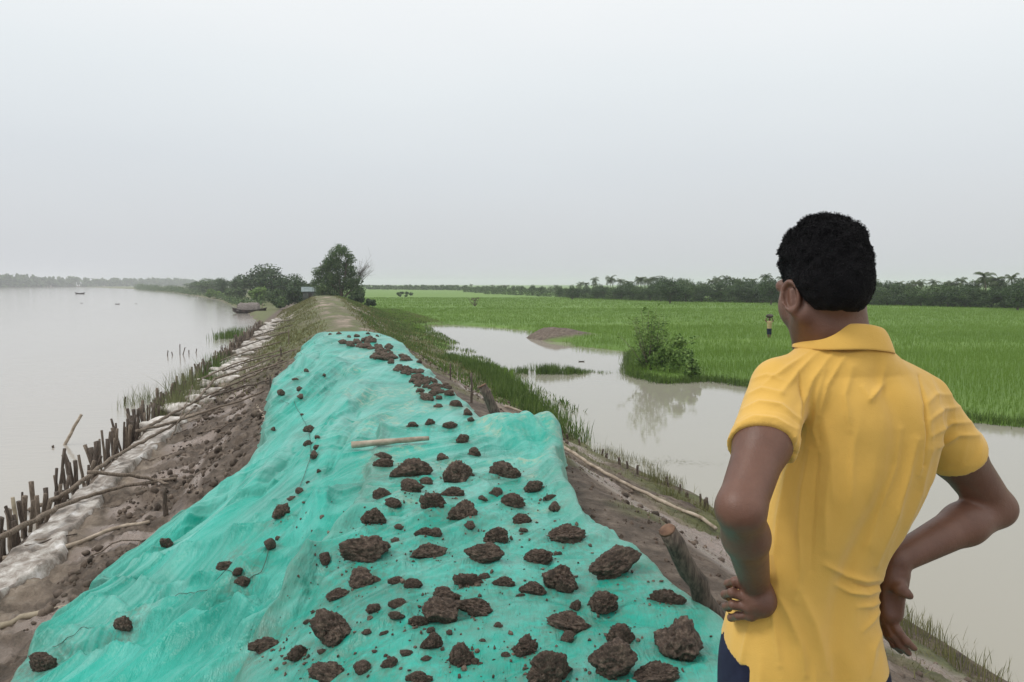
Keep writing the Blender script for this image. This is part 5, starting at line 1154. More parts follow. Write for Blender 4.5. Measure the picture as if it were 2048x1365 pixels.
# ================================================================== the man
def cone(p, a, b, ra, rb):
    a = np.asarray(a, float); b = np.asarray(b, float); ba = b - a; h = np.clip(((p - a) @ ba) / (ba @ ba), 0, 1)
    return np.linalg.norm(p - a - h[:, None] * ba, axis=1) - (ra + (rb - ra) * h)
def ell(p, c, ax, r):
    """ax: 3x3 rows = local axes"""
    q = (p - np.asarray(c)) @ np.asarray(ax).T; r = np.asarray(r, float); k0 = np.linalg.norm(q / r, axis=1); k1 = np.linalg.norm(q / (r * r), axis=1) + 1e-9
    return k0 * (k0 - 1) / k1
def smin(a, b, k):
    h = np.clip(.5 + .5 * (b - a) / k, 0, 1); return b + (a - b) * h - k * h * (1 - h)
def smax(a, b, k): return -smin(-a, -b, k)
def surf(sdf, lo, hi, h, B=8):
    """naive surface nets over the blocks the surface passes through"""
    lo = np.asarray(lo, float); n = np.ceil((np.asarray(hi) - lo) / h / B).astype(int) * B; nb = n // B
    bi = np.stack(np.meshgrid(*[np.arange(k) for k in nb], indexing='ij'), -1).reshape(-1, 3); c = lo + (bi + .5) * B * h
    d = sdf(c); act = np.abs(d) < B * h * 1.25
    Fd = np.empty(tuple(n), np.float32)
    Fd[:] = np.repeat(np.repeat(np.repeat(np.where(d < 0, -1, 1).reshape(nb).astype(np.float32), B, 0), B, 1), B, 2)
    off = np.stack(np.meshgrid(*[np.arange(B)] * 3, indexing='ij'), -1).reshape(-1, 3); ab = bi[act]
    for s0 in range(0, len(ab), 400):
        ii = (ab[s0:s0 + 400, None, :] * B + off[None]).reshape(-1, 3); Fd[ii[:, 0], ii[:, 1], ii[:, 2]] = sdf(lo + ii * h)
    sg = Fd < 0; c8 = sg[:-1, :-1, :-1].astype(np.int8)
    for dx, dy, dz in ((1, 0, 0), (0, 1, 0), (0, 0, 1), (1, 1, 0), (1, 0, 1), (0, 1, 1), (1, 1, 1)):
        c8 = c8 + sg[dx:n[0] - 1 + dx, dy:n[1] - 1 + dy, dz:n[2] - 1 + dz]
    cell = np.argwhere((c8 > 0) & (c8 < 8)); acc = np.zeros((len(cell), 3)); cnt = np.zeros(len(cell))
    cr_ = [(0, 0, 0), (1, 0, 0), (0, 1, 0), (1, 1, 0), (0, 0, 1), (1, 0, 1), (0, 1, 1), (1, 1, 1)]
    for i in range(8):
        for j in range(i + 1, 8):
            a, b = np.array(cr_[i]), np.array(cr_[j])
            if abs(a - b).sum() != 1: continue
            A, B_ = cell + a, cell + b; fa = Fd[A[:, 0], A[:, 1], A[:, 2]]; fb = Fd[B_[:, 0], B_[:, 1], B_[:, 2]]; k = (fa < 0) != (fb < 0)
            t = (fa / (fa - fb + 1e-12))[k]; acc[k] += a + (b - a) * t[:, None]; cnt[k] += 1
    V = lo + (cell + acc / cnt[:, None]) * h
    im = np.full(c8.shape, -1, np.int32); im[cell[:, 0], cell[:, 1], cell[:, 2]] = np.arange(len(cell)); Q = []
    for ax in range(3):
        o1, o2 = [(1, 2), (2, 0), (0, 1)][ax]; s1_ = [slice(1, -1)] * 3; s1_[ax] = slice(0, -1); s2 = list(s1_); s2[ax] = slice(1, None)
        A = sg[tuple(s1_)]; B2 = sg[tuple(s2)]
        e = np.argwhere(A != B2); 
        if not len(e): continue
        e2 = e.copy(); e2[:, [k for k in range(3) if k != ax]] += 1; inner = A[e[:, 0], e[:, 1], e[:, 2]]
        u1 = np.zeros(3, int); u1[o1] = 1; u2 = np.zeros(3, int); u2[o2] = 1
        g = lambda q: im[q[:, 0], q[:, 1], q[:, 2]]
        q4 = np.stack([g(e2 - u1 - u2), g(e2 - u2), g(e2), g(e2 - u1)], 1); q4[~inner] = q4[~inner][:, ::-1]; Q.append(q4)
    Q = np.concatenate(Q); return V, Q[(Q >= 0).all(1)]
def relax(V, Q, it=2, lam=.5):
    n = len(V)
    for _ in range(it):
        s = np.zeros((n, 3)); c = np.zeros(n)
        for a, b in ((0, 1), (1, 2), (2, 3), (3, 0)):
            np.add.at(s, Q[:, a], V[Q[:, b]]); np.add.at(c, Q[:, a], 1); np.add.at(s, Q[:, b], V[Q[:, a]]); np.add.at(c, Q[:, b], 1)
        V = V * (1 - lam) + lam * s / np.maximum(c, 1)[:, None]
    return V
def normals(V, Q):
    fn = np.cross(V[Q[:, 2]] - V[Q[:, 0]], V[Q[:, 3]] - V[Q[:, 1]]); n = np.zeros_like(V)
    for i in range(4): np.add.at(n, Q[:, i], fn)
    return n / (np.linalg.norm(n, axis=1)[:, None] + 1e-12)
UP = np.array([0, 0, 1.0])
BETA = R(10); RT = np.array([math.cos(BETA), math.sin(BETA), 0]); FW = np.array([-math.sin(BETA), math.cos(BETA), 0])   # his right, his front
AX = np.array([RT, FW, UP])
# torso sections: pixel row, left and right silhouette
SEC = [(700, 1622, 1738), (730, 1590, 1790), (760, 1575, 1832), (800, 1572, 1860), (850, 1578, 1868), (900, 1576, 1860), (950, 1556, 1842), (1000, 1536, 1816), (1050, 1516, 1788), (1100, 1500, 1760), (1150, 1488, 1742), (1200, 1474, 1738), (1250, 1458, 1745), (1310, 1446, 1760), (1365, 1444, 1770), (1450, 1448, 1780), (1560, 1465, 1772)]
DT = 1.40; zs, cx, ha = [], [], []
for v, a, b in SEC:
    pa, pb_ = P(a, v, DT), P(b, v, DT); zs.append(pa[2]); cx.append((pa[0] + pb_[0]) / 2); ha.append((pb_[0] - pa[0]) / 2)
zs, cx, ha = map(np.array, (zs, cx, ha)); o_ = np.argsort(zs); zs, cx, ha = zs[o_], cx[o_], ha[o_]
_zf = np.linspace(zs[0], zs[-1], 160); _kk = np.exp(-np.linspace(-2, 2, 25) ** 2); _kk /= _kk.sum()
cx = np.convolve(np.pad(np.interp(_zf, zs, cx), 12, mode='edge'), _kk, 'valid'); ha = np.convolve(np.pad(np.interp(_zf, zs, ha), 12, mode='edge'), _kk, 'valid'); zs = _zf
def torso(p, inf=0.0, dm=.72):
    z = p[:, 2]; c = np.interp(z, zs, cx); a = np.interp(z, zs, ha) / .965 + inf; b = np.interp(z, zs, ha) * dm + .006 + inf
    b = np.maximum(b, .085 + inf) if inf >= 0 else b
    q = np.stack([p[:, 0] - c, p[:, 1] - DT], 1); x = q @ RT[:2]; y = q @ FW[:2]
    # shoulder blades and the groove of the spine
    e = 2.35; k = ((np.abs(x) / a) ** e + (np.abs(y) / b) ** e) ** (1 / e)
    d = (k - 1) * np.minimum(a, b)
    d = d + .010 * np.exp(-(x / .022) ** 2) * (y < 0) * sstep(zs[0], zs[0] + .1, z)
    return np.maximum(d, np.maximum(zs[0] - z, z - zs[-1]) + 0) * .8
# joints
NB, NT = P(1688, 705, 1.40), P(1668, 610, 1.385)
SL, SR = P(1560, 782, 1.36), P(1836, 806, 1.435)
EL, WL = P(1481, 1018, 1.185), P(1512, 1178, 1.335)
ER, WR = P(1990, 1016, 1.49), P(1792, 1120, 1.405)
HC = P(1646, 559, 1.385); AL = R(14); HF = np.array([-math.sin(AL), math.cos(AL), -.26]); HF /= np.linalg.norm(HF)
HRt = np.array([math.cos(AL), math.sin(AL), 0]); HU = np.cross(HRt, HF); HAX = np.array([HRt, HF, HU])
def hl(x, y, z): return HC + HRt * x + HF * y + HU * z
def skull(p, g=0.0):
    d = ell(p, hl(0, -.008, .022), HAX, (.0615 + g, .078 + g, .078 + g))
    d = smin(d, ell(p, hl(0, -.032, -.018), HAX, (.055 + g, .050 + g, .060 + g)), .03); return d
def head(p):
    d = skull(p)
    d = smin(d, ell(p, hl(0, .033, -.048), HAX, (.055, .050, .072)), .025)              # face
    d = smin(d, cone(p, hl(-.048, .004, -.068), hl(-.012, .070, -.112), .021, .018), .022)   # jaw
    d = smin(d, cone(p, hl(.048, .004, -.068), hl(.012, .070, -.112), .021, .018), .022)
    d = smin(d, ell(p, hl(0, .076, -.112), HAX, (.020, .016, .014)), .015)              # chin
    d = smin(d, cone(p, hl(-.036, .074, .006), hl(.036, .074, .006), .013, .013), .014)   # brow
    d = smin(d, cone(p, hl(0, .088, -.004), hl(0, .102, -.036), .007, .012), .010)        # nose
    for s_ in (-1, 1):
        d = smin(d, ell(p, hl(s_ * .040, .052, -.040), HAX, (.019, .028, .036)), .014)      # cheek
        d = smax(d, -ell(p, hl(s_ * .030, .092, -.008), HAX, (.014, .010, .009)), .008)     # eye socket
        d = smin(d, ell(p, hl(s_ * .030, .079, -.009), HAX, (.011, .010, .009)), .003)
        d = smin(d, cone(p, hl(s_ * .008, .100, -.040), hl(s_ * .012, .098, -.040), .006, .006), .004)
    d = smin(d, cone(p, hl(-.018, .090, -.066), hl(.018, .090, -.066), .007, .007), .007); d = smin(d, cone(p, hl(-.014, .089, -.078), hl(.014, .089, -.078), .008, .008), .007)
    d = smax(d, -cone(p, hl(-.022, .099, -.072), hl(.022, .099, -.072), .0022, .0022), .003)
    for s_ in (-1, 1):                                                                      # ears
        et = np.array([s_ * .92, -.38, .0]); et /= np.linalg.norm(et); e1 = et[0] * HRt + et[1] * HF; e2 = np.cross(HU, e1); ea = np.array([e1, e2 / np.linalg.norm(e2), HU])
        c = hl(s_ * .069, .002, -.034)
        q = (p - c) @ ea.T; rr = np.sqrt((q[:, 1] / .62) ** 2 + (q[:, 2] * np.where(q[:, 2] < 0, 1.05, .92)) ** 2)
        ring = np.sqrt((rr - .0265) ** 2 + (q[:, 0] - .004) ** 2) - .0052; plate = np.maximum(np.abs(q[:, 0] + .003) - .004, rr - .026)
        e = smin(ring, plate, .004); e = smin(e, cone(p, c + ea[2] * -.026 + ea[1] * s_ * -.0, c + ea[2] * -.031, .007, .006), .006); e = smin(e, cone(p, c + ea[2] * .012 + ea[0] * .002, c + ea[2] * -.012 + ea[0] * .002, .004, .005), .004)
        d = smin(d, e, .006)
    return d
def arm(p, S, E, W, ru, re, rf, rw, g=0.0):
    mid = S * .55 + E * .45; d = smin(cone(p, S, mid, ru + g, ru * .95 + g), cone(p, mid, E, ru * .95 + g, re + g), .03)
    fm = E * .68 + W * .32
    d = smin(d, smin(cone(p, E, fm, re + g, rf + g), cone(p, fm, W, rf + g, rw + g), .02), .014); return d
ARML = (SL, EL, WL, .0470, .0385, .0370, .0255); ARMR = (SR, ER, WR, .0500, .0385, .0400, .0270)
def fingers(p, chains, k=.004):
    d = None
    for ch in chains:
        c = None
        for (a, ra), (b, rb) in zip(ch[:-1], ch[1:]):
            e = cone(p, a, b, ra, rb); c = e if c is None else smin(c, e, .003)
            kn = np.linalg.norm(p - a, axis=1) - ra * 1.08; c = smin(c, kn, .003)
        d = c if d is None else np.minimum(d, c)
    return d
def ch(pts): return [(P(u, v, D), r_) for u, v, D, r_ in pts]
# his left hand grips the hip, fingers curling forward round it; wrist bent
HLch = [ch([(1498, 1178, 1.325, 0.0088), (1470, 1163, 1.335, 0.0081), (1456, 1168, 1.362, 0.0074), (1462, 1176, 1.385, 0.0069)]),
        ch([(1496, 1197, 1.318, 0.0088), (1464, 1186, 1.328, 0.0083), (1450, 1190, 1.356, 0.0076), (1457, 1196, 1.380, 0.0070)]),
        ch([(1497, 1216, 1.315, 0.0086), (1466, 1210, 1.325, 0.0081), (1452, 1214, 1.352, 0.0074), (1458, 1218, 1.376, 0.0069)]),
        ch([(1502, 1232, 1.315, 0.0079), (1476, 1232, 1.325, 0.0074), (1462, 1236, 1.348, 0.0067), (1466, 1238, 1.368, 0.0062)])]
HLth = [ch([(1528, 1190, 1.335, .0120), (1534, 1166, 1.375, 0.0092), (1530, 1150, 1.41, 0.0077)])]
def handL(p):
    d = ell(p, P(1524, 1200, 1.318), AX, (.026, .020, .030)); d = smin(d, cone(p, WL, P(1520, 1205, 1.318), .0235, .022), .02)
    for c in HLch: d = smin(d, cone(p, P(1530, 1200, 1.32), c[0][0], .016, .0105), .008)
    d = smin(d, fingers(p, HLch), .004); return smin(d, fingers(p, HLth), .006)
# his right hand: back of the hand on the hip, palm to the rear, fingers hanging down, thumb out
HRch = [ch([(1779, 1232, 1.398, 0.0086), (1796, 1262, 1.386, 0.0081), (1813, 1283, 1.380, 0.0074), (1828, 1297, 1.380, 0.0065)]),
        ch([(1770, 1238, 1.405, 0.0086), (1785, 1270, 1.392, 0.0079), (1802, 1292, 1.388, 0.0073), (1817, 1307, 1.389, 0.0065)]),
        ch([(1763, 1236, 1.415, 0.0081), (1774, 1268, 1.405, 0.0074), (1788, 1290, 1.400, 0.0069), (1802, 1303, 1.402, 0.0062)]),
        ch([(1760, 1226, 1.428, 0.0074), (1766, 1254, 1.424, 0.0068), (1775, 1274, 1.420, 0.0062), (1785, 1287, 1.420, 0.0056)])]
HRth = [ch([(1786, 1162, 1.390, .0145), (1800, 1176, 1.372, .0120), (1812, 1187, 1.366, 0.0086), (1819, 1192, 1.366, 0.0077)])]
def handR(p):
    pa = np.array([RT * .9 - FW * .2, FW, UP]); d = cone(p, P(1786, 1150, 1.402), P(1780, 1222, 1.404), .026, .025)
    d = smin(d, cone(p, P(1772, 1160, 1.422), P(1768, 1220, 1.424), .019, .018), .015)
    d = smin(d, cone(p, WR, P(1784, 1160, 1.405), .0255, .024), .02)
    for c in HRch: d = smin(d, cone(p, P(1776, 1205, 1.408), c[0][0], .015, .0105), .006)
    d = smax(d, -ell(p, P(1788, 1205, 1.376), AX, (.010, .012, .026)), .012)               # hollow of the palm
    d = smin(d, fingers(p, HRch), .0035); return smin(d, fingers(p, HRth), .008)
# legs
hipz = float(zs[0]) + .10; hc = np.array([float(cx[0]), DT, hipz]); GZ = float(HT(*xy2sw(hc[0], hc[1])))
LK, RK = hc - RT * .11 + FW * .03 + UP * (.47 + GZ - hipz), hc + RT * .12 + FW * .02 + UP * (.47 + GZ - hipz)
LA, RA = hc - RT * .13 - FW * .01 + UP * (.085 + GZ - hipz), hc + RT * .15 - FW * .02 + UP * (.085 + GZ - hipz)
def legs(p, g=0.0, foot=True):
    d = None
    for s_, K, A in ((-1, LK, LA), (1, RK, RA)):
        h_ = hc + RT * s_ * .085; e = smin(cone(p, h_, K, .082 + g, .053 + g), cone(p, K, A, .052 + g, .034 + g), .03)
        e = smin(e, cone(p, K * .7 + A * .3 - FW * .015, K * .4 + A * .6 - FW * .008, .046 + g, .036 + g), .03)
        if foot:
            o = A - UP * .05; e = smin(e, cone(p, o - FW * .035 - UP * .008, o + FW * .13 + RT * s_ * .03 - UP * .018, .030, .021), .03); 
        d = e if d is None else smin(d, e, .03)
    return d
def body(p):
    d = head(p); n_ = smin(cone(p, NB, NT, .054, .050), cone(p, NB - UP * .02, P(1655, 650, 1.37), .050, .045), .02); d = smin(d, n_, .018)
    t = torso(p, -.026, .70); d = smin(d, t, .03); d = smin(d, cone(p, NB - UP * .045, SL, .035, .030), .04); d = smin(d, cone(p, NB - UP * .045, SR, .035, .030), .04)
    aL = smin(arm(p, *ARML), handL(p), .006); aR = smin(arm(p, *ARMR), handR(p), .006)
    d = smin(d, np.minimum(aL, aR), .006); return smin(d, legs(p), .03)
FT = np.array([hc[0], DT, GZ]); root = empty('person', FT, 0, 'man seen from behind in a yellow polo shirt, hands on hips, looking over the water', 'person')
def skinmat():
    m, n, b = new_mat('skin'); c = rampn(n, noise(n, 9, 5, .6), [(.3, (.115, .053, .035)), (.7, (.195, .096, .064))])
    c = mixc(n, mth(n, 'MULTIPLY', noise(n, 90, 3), .35), c, (.105, .05, .034)); n.links.new(c, b.inputs['Base Color']); b.inputs['Roughness'].default_value = .45; b.inputs['Specular IOR Level'].default_value = .45
    b.inputs['Subsurface Weight'].default_value = .08; b.inputs['Subsurface Radius'].default_value = (.01, .004, .002); b.inputs['Subsurface Scale'].default_value = .4
    x = bump(n, None, noise(n, 45, 5, .6), .35, .004); bump(n, b, noise(n, 420, 3), .5, .0012, x); return m
M['skin'] = skinmat()
V, Q = surf(body, (FT[0] - .34, .98, GZ - .02), (FT[0] + .62, 1.78, 1.78), .0030); V = relax(V, Q, 2, .4)
bo = mesh_obj('body', np_mesh('body', V - FT, Q, M['skin']), root)
# ---- hair
def hair(p):
    q = (p - HC) @ HAX.T; x, y, z = q[:, 0], q[:, 1], q[:, 2]
    tp_ = sstep(.0, .06, z); lump = (.0018 + .0035 * tp_) * vn(p[:, 0] * 80, p[:, 1] * 80, p[:, 2] * 80, 5) + (.0012 + .0028 * tp_) * vn(p[:, 0] * 38, p[:, 1] * 38, p[:, 2] * 38, 6)
    d = skull(p, .0060) - lump - .007 * sstep(.0, .09, z) - .003
    line = np.interp(y, [-.12, -.05, -.028, -.018, .004, .012, .026, .045, .062, .085], [-.074, -.074, -.062, -.042, -.008, -.042, -.044, .026, .040, .055])
    line = line + .004 * vn(p[:, 0] * 60, p[:, 1] * 60, p[:, 2] * 30, 7)
    return smax(d, (line - z) * .8, .006)
V, Q = surf(hair, HC - .15, HC + .16, .003)
m, n, b = new_mat('hair'); c = rampn(n, noise(n, 60, 4), [(.3, (.002, .002, .003)), (.7, (.007, .0065, .008))]); n.links.new(c, b.inputs['Base Color']); b.inputs['Roughness'].default_value = .75; b.inputs['Specular IOR Level'].default_value = .18
bump(n, b, noise(n, 190, 4, .7), .9, .004); M['hair'] = m
ho = mesh_obj('hair', np_mesh('hair', V - FT, Q, m), root)
nrm = normals(V, Q); q = np.random.default_rng(8); k = q.choice(len(V), 24000); tw = MB()
base = V[k]; nn_ = nrm[k]; t1 = np.cross(nn_, q.normal(0, 1, (len(k), 3))); t1 /= np.linalg.norm(t1, axis=1)[:, None]; t2 = np.cross(nn_, t1)
zz = ((base - HC) @ HU); Ln = np.interp(zz, [-.09, -.02, .06, .12], [.0018, .0028, .004, .006]) * q.uniform(.6, 1.5, len(k)); wd_ = .0011
pts = []; 
for j, t in enumerate((0, .35, .7, 1.0)):
    a = t * 3.6; c_ = base - nn_ * .002 + nn_ * (Ln * t)[:, None] + t1 * (np.sin(a) * Ln * .45)[:, None] + t2 * ((1 - np.cos(a)) * Ln * .4)[:, None]; w2 = wd_ * (1 - .6 * t)
    pts += [c_ - t2 * w2, c_ + t2 * w2]
Vc = np.stack(pts, 1).reshape(-1, 3); b0_ = np.arange(len(k))[:, None] * 8; Qc = np.concatenate([b0_ + np.array([[2 * j, 2 * j + 1, 2 * j + 3, 2 * j + 2]]) for j in range(3)])
mesh_obj('curls', np_mesh('curls', Vc - FT, Qc, M['hair']), ho)
# ---- polo shirt
def cuffplane(p, S, E, at, tilt): 
    ax = E - S; L = np.linalg.norm(ax); ax = ax / L; n_ = ax + np.asarray(tilt); n_ /= np.linalg.norm(n_); return (p - (S + ax * L * at)) @ n_
hemz0 = P(1600, 1378, 1.3)[2]
def shirt(p):
    t = torso(p, .000, .76)
    t = smin(t, cone(p, NB - UP * .03, SL + UP * .012, .052, .050), .05); t = smin(t, cone(p, NB - UP * .03, SR + UP * .008, .052, .050), .05)
    t = smin(t, cone(p, NB - UP * .03, NB + UP * .0, .068, .062), .03)
    for S, E, ru, at, tilt in ((SL, EL, .0535, .50, (.25, .05, .20)), (SR, ER, .0550, .46, (-.22, .10, .30))):
        e = cone(p, S, S * .4 + E * .6, ru + .001, ru + .0025); pl = cuffplane(p, S, E, at, tilt)
        e = smax(e, pl, .003)
        inner = np.maximum(cone(p, S * .75 + E * .25, E, ru - .0042, ru - .0038), -(pl + .022)); e = np.maximum(e, -inner)
        band = np.abs(pl + .012) ; e = e - .0012 * (band < .012)
        t = smin(t, e, .009 if S is SL else .010)
    hem = p[:, 2] - (hemz0 + .012 * np.sin((p[:, 0]) * 9)); t = np.maximum(t, -hem)
    # side slit at his left hip: the front flap hangs shorter
    q = p - np.array([FT[0], DT, 0]); side = (q @ RT < -.10) & (q @ FW > -.052 + .0); t = np.where(side, np.maximum(t, -(p[:, 2] - (hemz0 + .030 + .25 * np.clip(q @ FW + .03, 0, .06)))), t)
    nk = np.linalg.norm(p[:, :2] - (NB[:2] + (NT - NB)[:2] * .3), axis=1) - .058; t = np.maximum(t, -np.maximum(nk, -(p[:, 2] - (NB[2] - .005))))
    return t
V, Q = surf(shirt, (FT[0] - .30, 1.04, hemz0 - .05), (FT[0] + .56, 1.76, NB[2] + .09), .0028); V = relax(V, Q, 2, .5); nr = normals(V, Q)
# creases: (polyline in pixels, width px, depth m); positive = raised fold
CR = [([(1640, 700), (1600, 740), (1560, 790)], 7, .0045), ([(1665, 706), (1625, 760), (1600, 820), (1592, 870)], 8, .005), ([(1690, 712), (1655, 770), (1640, 830)], 7, .004), ([(1622, 702), (1575, 735), (1530, 770)], 6, .004),
      ([(1650, 740), (1632, 800), (1628, 860), (1640, 905)], 9, .004), ([(1705, 735), (1690, 790), (1700, 860)], 9, .0035), ([(1770, 730), (1760, 770), (1740, 800)], 10, .003), ([(1725, 775), (1740, 800), (1765, 770)], 6, .0035),
      ([(1590, 880), (1575, 960), (1560, 1040), (1552, 1110), (1560, 1180)], 11, .007), ([(1620, 900), (1605, 980), (1598, 1060), (1600, 1140), (1590, 1200)], 10, .006), ([(1660, 930), (1650, 1010), (1650, 1100)], 12, .004), ([(1640, 880), (1632, 960), (1625, 1060), (1622, 1140)], 7, -.003),
      ([(1862, 900), (1840, 985), (1800, 1070), (1765, 1150)], 10, .006), ([(1835, 880), (1815, 960), (1785, 1050), (1752, 1130)], 9, .005), ([(1800, 860), (1790, 930), (1760, 1010), (1738, 1090)], 12, .0045), ([(1850, 850), (1850, 900), (1838, 950)], 6, .004),
      ([(1762, 1160), (1730, 1162), (1690, 1150), (1650, 1130)], 7, .005), ([(1762, 1180), (1735, 1188), (1700, 1184), (1670, 1170)], 6, .0055), ([(1764, 1200), (1742, 1212), (1715, 1214)], 6, .0045), ([(1762, 1170), (1735, 1176), (1705, 1168)], 4, -.004), ([(1762, 1215), (1745, 1240), (1725, 1262)], 6, .004),
      ([(1552, 1180), (1575, 1225), (1600, 1290), (1610, 1350)], 10, .006), ([(1545, 1200), (1550, 1260), (1560, 1330)], 9, .005), ([(1600, 1180), (1630, 1250), (1650, 1340)], 13, .005), ([(1500, 1250), (1490, 1300), (1480, 1340)], 8, .004), ([(1765, 1260), (1745, 1300), (1740, 1350)], 9, .004),
      ([(1475, 850), (1510, 836), (1550, 840), (1590, 860)], 6, .004), ([(1485, 820), (1520, 806), (1560, 812), (1596, 840)], 6, .0045), ([(1492, 792), (1525, 780), (1565, 788)], 6, .004), ([(1505, 760), (1535, 752), (1570, 765)], 6, .003), ([(1588, 905), (1602, 850), (1606, 800), (1598, 745)], 3.2, -.006),
      ([(1955, 872), (1915, 870), (1875, 895)], 6, .0045), ([(1938, 846), (1900, 846), (1862, 872)], 6, .0045), ([(1918, 815), (1885, 818), (1860, 840)], 6, .004), ([(1900, 790), (1870, 790), (1850, 810)], 6, .003), ([(1838, 752), (1850, 810), (1852, 870), (1846, 930)], 3.2, -.006)]
d_ = V - CAM; yc = d_[:, 1] * math.cos(PITCH) - d_[:, 2] * math.sin(PITCH); zc_ = d_[:, 1] * math.sin(PITCH) + d_[:, 2] * math.cos(PITCH)
pu, pv = 1024 + F * d_[:, 0] / yc, 682.5 - F * zc_ / yc; back = (nr @ np.array([.05, -1, 0])) > -.15; dsp = np.zeros(len(V))
for pts, w_, dep in CR:
    best = np.full(len(V), 1e9)
    for (ax_, ay_), (bx_, by_) in zip(pts[:-1], pts[1:]):
        ex, ey = bx_ - ax_, by_ - ay_; t = np.clip(((pu - ax_) * ex + (pv - ay_) * ey) / (ex * ex + ey * ey), 0, 1); best = np.minimum(best, np.hypot(pu - ax_ - ex * t, pv - ay_ - ey * t))
    L = len(pts); (x0_, y0_), (x1_, y1_) = pts[0], pts[-1]; tt_ = np.clip(((pu - x0_) * (x1_ - x0_) + (pv - y0_) * (y1_ - y0_)) / ((x1_ - x0_) ** 2 + (y1_ - y0_) ** 2), 0, 1)
    dsp += dep * np.exp(-(best / (w_ * .8)) ** 1.35) * 1.25 * (.35 + .65 * np.sin(np.pi * np.clip(tt_, .04, .96)))
dsp = dsp * back + .0045 * fbm(V[:, 0] * 9, V[:, 1] * 9, V[:, 2] * 4, 4, 71) + .0026 * (1 - np.abs(vn(V[:, 0] * 16, V[:, 1] * 16, V[:, 2] * 3.5, 73)) * 2) * sstep(-.2, .4, vn(V[:, 0] * 5, V[:, 1] * 5, V[:, 2] * 4, 74)) + .0022 * (1 - np.abs(vn(V[:, 0] * 34, V[:, 1] * 34, V[:, 2] * 8, 72)) * 2) * sstep(-.3, .5, vn(V[:, 0] * 7, V[:, 1] * 7, V[:, 2] * 7, 76))
V = V + nr * dsp[:, None]
m, n, b = new_mat('yellow_pique'); c = rampn(n, noise(n, 4, 5, .6), [(.3, (.64, .385, .078)), (.7, (.73, .45, .105))]); n.links.new(c, b.inputs['Base Color']); b.inputs['Roughness'].default_value = .85; b.inputs['Sheen Weight'].default_value = .25; b.inputs['Specular IOR Level'].default_value = .2
x = bump(n, None, noise(n, 24, 4, .55), .35, .004); vo = n.nodes.new('ShaderNodeTexVoronoi'); vo.inputs['Scale'].default_value = 620; n.links.new(n.nodes['TC'].outputs['Object'], vo.inputs['Vector']); bump(n, b, vo.outputs['Distance'], .35, .0008, x); M['shirt'] = m
so = mesh_obj('polo_shirt', np_mesh('polo_shirt', V - FT, Q, m), root)
# collar: a folded band round the neck, higher at the back
cc = NB + (NT - NB) * .22; V = []; nu = 72; prof = [(0.0, .0, .0), (.004, .020, .0), (.007, .030, 0), (.010, .032, 0), (.015, .026, 0), (.021, .012, 0), (.026, -.004, 0), (.028, -.011, 0), (.0255, -.0115, 0), (.018, .006, 0), (.010, .010, 0)]
for i in range(nu):
    a = i / nu * 2 * math.pi; dr = RT * math.cos(a) + FW * math.sin(a); bk = .5 - .5 * math.sin(a); rad = .053 + .006 * abs(math.cos(a))
    for (ro, zo, _) in prof:
        V.append(cc + dr * (rad + ro * (1 + .25 * bk) + .0015 * math.sin(a * 5)) + UP * (zo * (1.0 + .1 * bk) - .012 + .014 * bk - .006 * math.cos(a) * 1 + .002 * math.sin(a * 3)))
npf = len(prof); V = np.array(V); Qc = np.array([((i * npf + j), ((i + 1) % nu) * npf + j, ((i + 1) % nu) * npf + (j + 1) % npf, i * npf + (j + 1) % npf) for i in range(nu) for j in range(npf)])
co = mesh_obj('collar', np_mesh('collar', V - FT, Qc, M['shirt']), so); sm_ = co.modifiers.new('s', 'SUBSURF'); sm_.levels = 1; sm_.render_levels = 1
# shorts
def shorts(p):
    d = smin(legs(p, .018, False), np.maximum(torso(p, .001, .72), p[:, 2] - (hemz0 + .10)), .04); kz = LK[2] + .02; return np.maximum(d, kz - p[:, 2])
V, Q = surf(shorts, (FT[0] - .32, 1.1, GZ + .35), (FT[0] + .40, 1.72, hemz0 + .14), .006); V = relax(V, Q, 2, .5)
M['shorts'] = simple('navy_cloth', (.008, .010, .028), (.016, .020, .048), 20, .85, 80, .3, .002); mesh_obj('shorts', np_mesh('shorts', V - FT, Q, M['shorts']), root)

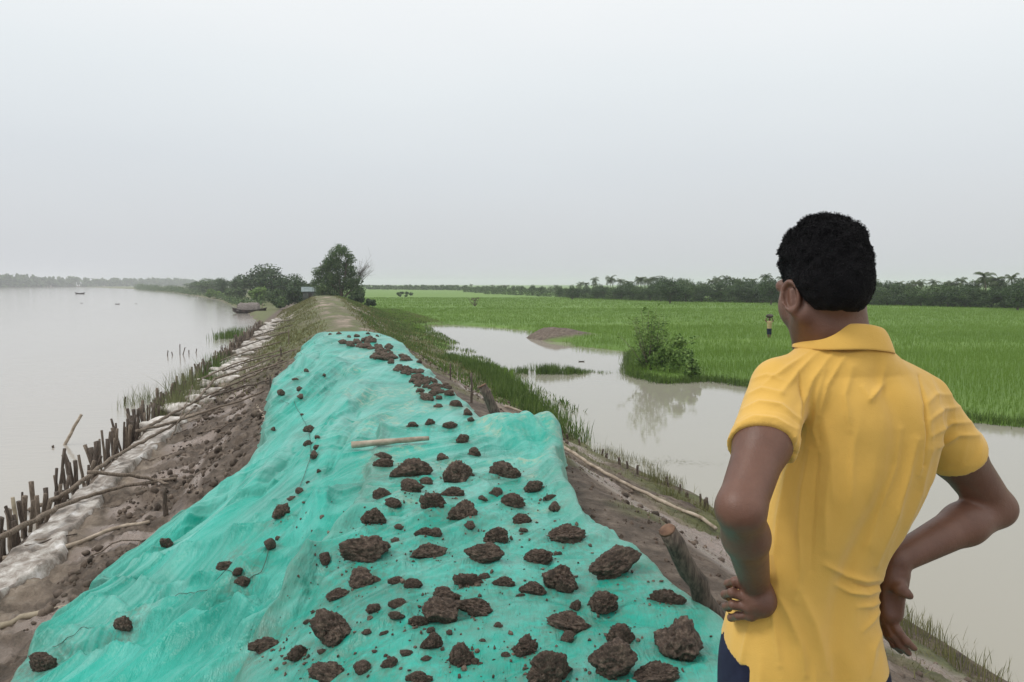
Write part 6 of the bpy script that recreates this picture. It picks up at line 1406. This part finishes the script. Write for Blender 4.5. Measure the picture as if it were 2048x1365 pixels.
# ================================================================== the worker out in the rice
fb = onplane(1538, 676, FIELD_Z); kf = fb[1] / F; fb = np.array([fb[0], fb[1], FIELD_Z - .22]); Hw = 42 * kf + .22
def wk(p):
    q = (p - fb) / Hw
    def c_(a, b, ra, rb): return cone(q, a, b, ra, rb)
    d = smin(c_((-.03, 0, 0), (-.035, 0, .27), .022, .035), c_((-.035, 0, .27), (-.03, 0, .50), .035, .048), .02); d2 = smin(c_((.05, 0, 0), (.045, 0, .27), .022, .035), c_((.045, 0, .27), (.03, 0, .50), .035, .048), .02)
    d = smin(d, d2, .02); d = smin(d, c_((0, 0, .52), (0, -.01, .78), .070, .082), .03); d = smin(d, c_((0, -.01, .80), (0, -.01, .86), .03, .03), .02); d = smin(d, ell(q, (0, -.01, .915), np.eye(3), (.045, .055, .065)), .02)
    for s_ in (-1, 1): d = smin(d, smin(c_((s_ * .09, 0, .80), (s_ * .155, .01, .86), .03, .024), c_((s_ * .155, .01, .86), (s_ * .08, 0, .985), .022, .018), .012), .02)
    return d * Hw
r2 = empty('person', fb, 0, 'tiny distant farm worker in the rice with arms raised to a load', 'person')
V, Q = surf(wk, fb - np.array([.5, .3, .05]), fb + np.array([.5, .3, Hw + .25]), .016); mesh_obj('body', np_mesh('body', V - fb, Q, M['skin']), r2)
def part_of(fn, zlo, zhi, g, nm, mt):
    f = lambda p: np.maximum(np.maximum(fn(p) - g, fb[2] + zlo * Hw - p[:, 2]), np.maximum(p[:, 2] - fb[2] - zhi * Hw, np.abs(p[:, 0] - fb[0]) - .115 * Hw)); V, Q = surf(f, fb - np.array([.5, .3, .05]), fb + np.array([.5, .3, Hw + .2]), .016); mesh_obj(nm, np_mesh(nm, V - fb, Q, mt), r2)
M['tan'] = simple('tan_cloth', (.35, .27, .14), (.48, .38, .2), 9, .9); part_of(wk, .53, .83, .014, 'shirt', M['tan']); part_of(wk, .30, .54, .018, 'shorts', M['shorts'])
V, Fc = ICO3; V = V * (1 + .12 * vn(V[:, 0] * 3, V[:, 1] * 3, V[:, 2] * 3, 4))[:, None] * np.array([.19, .15, .10]); o = mesh_obj('bundle', np_mesh('bundle', V, Fc, M['hull'])); o.location = fb + np.array([0, -.01, 1.03 * Hw]); tag(o, 'small dark bundle carried on the distant worker\'s head', 'bundle')
haze()
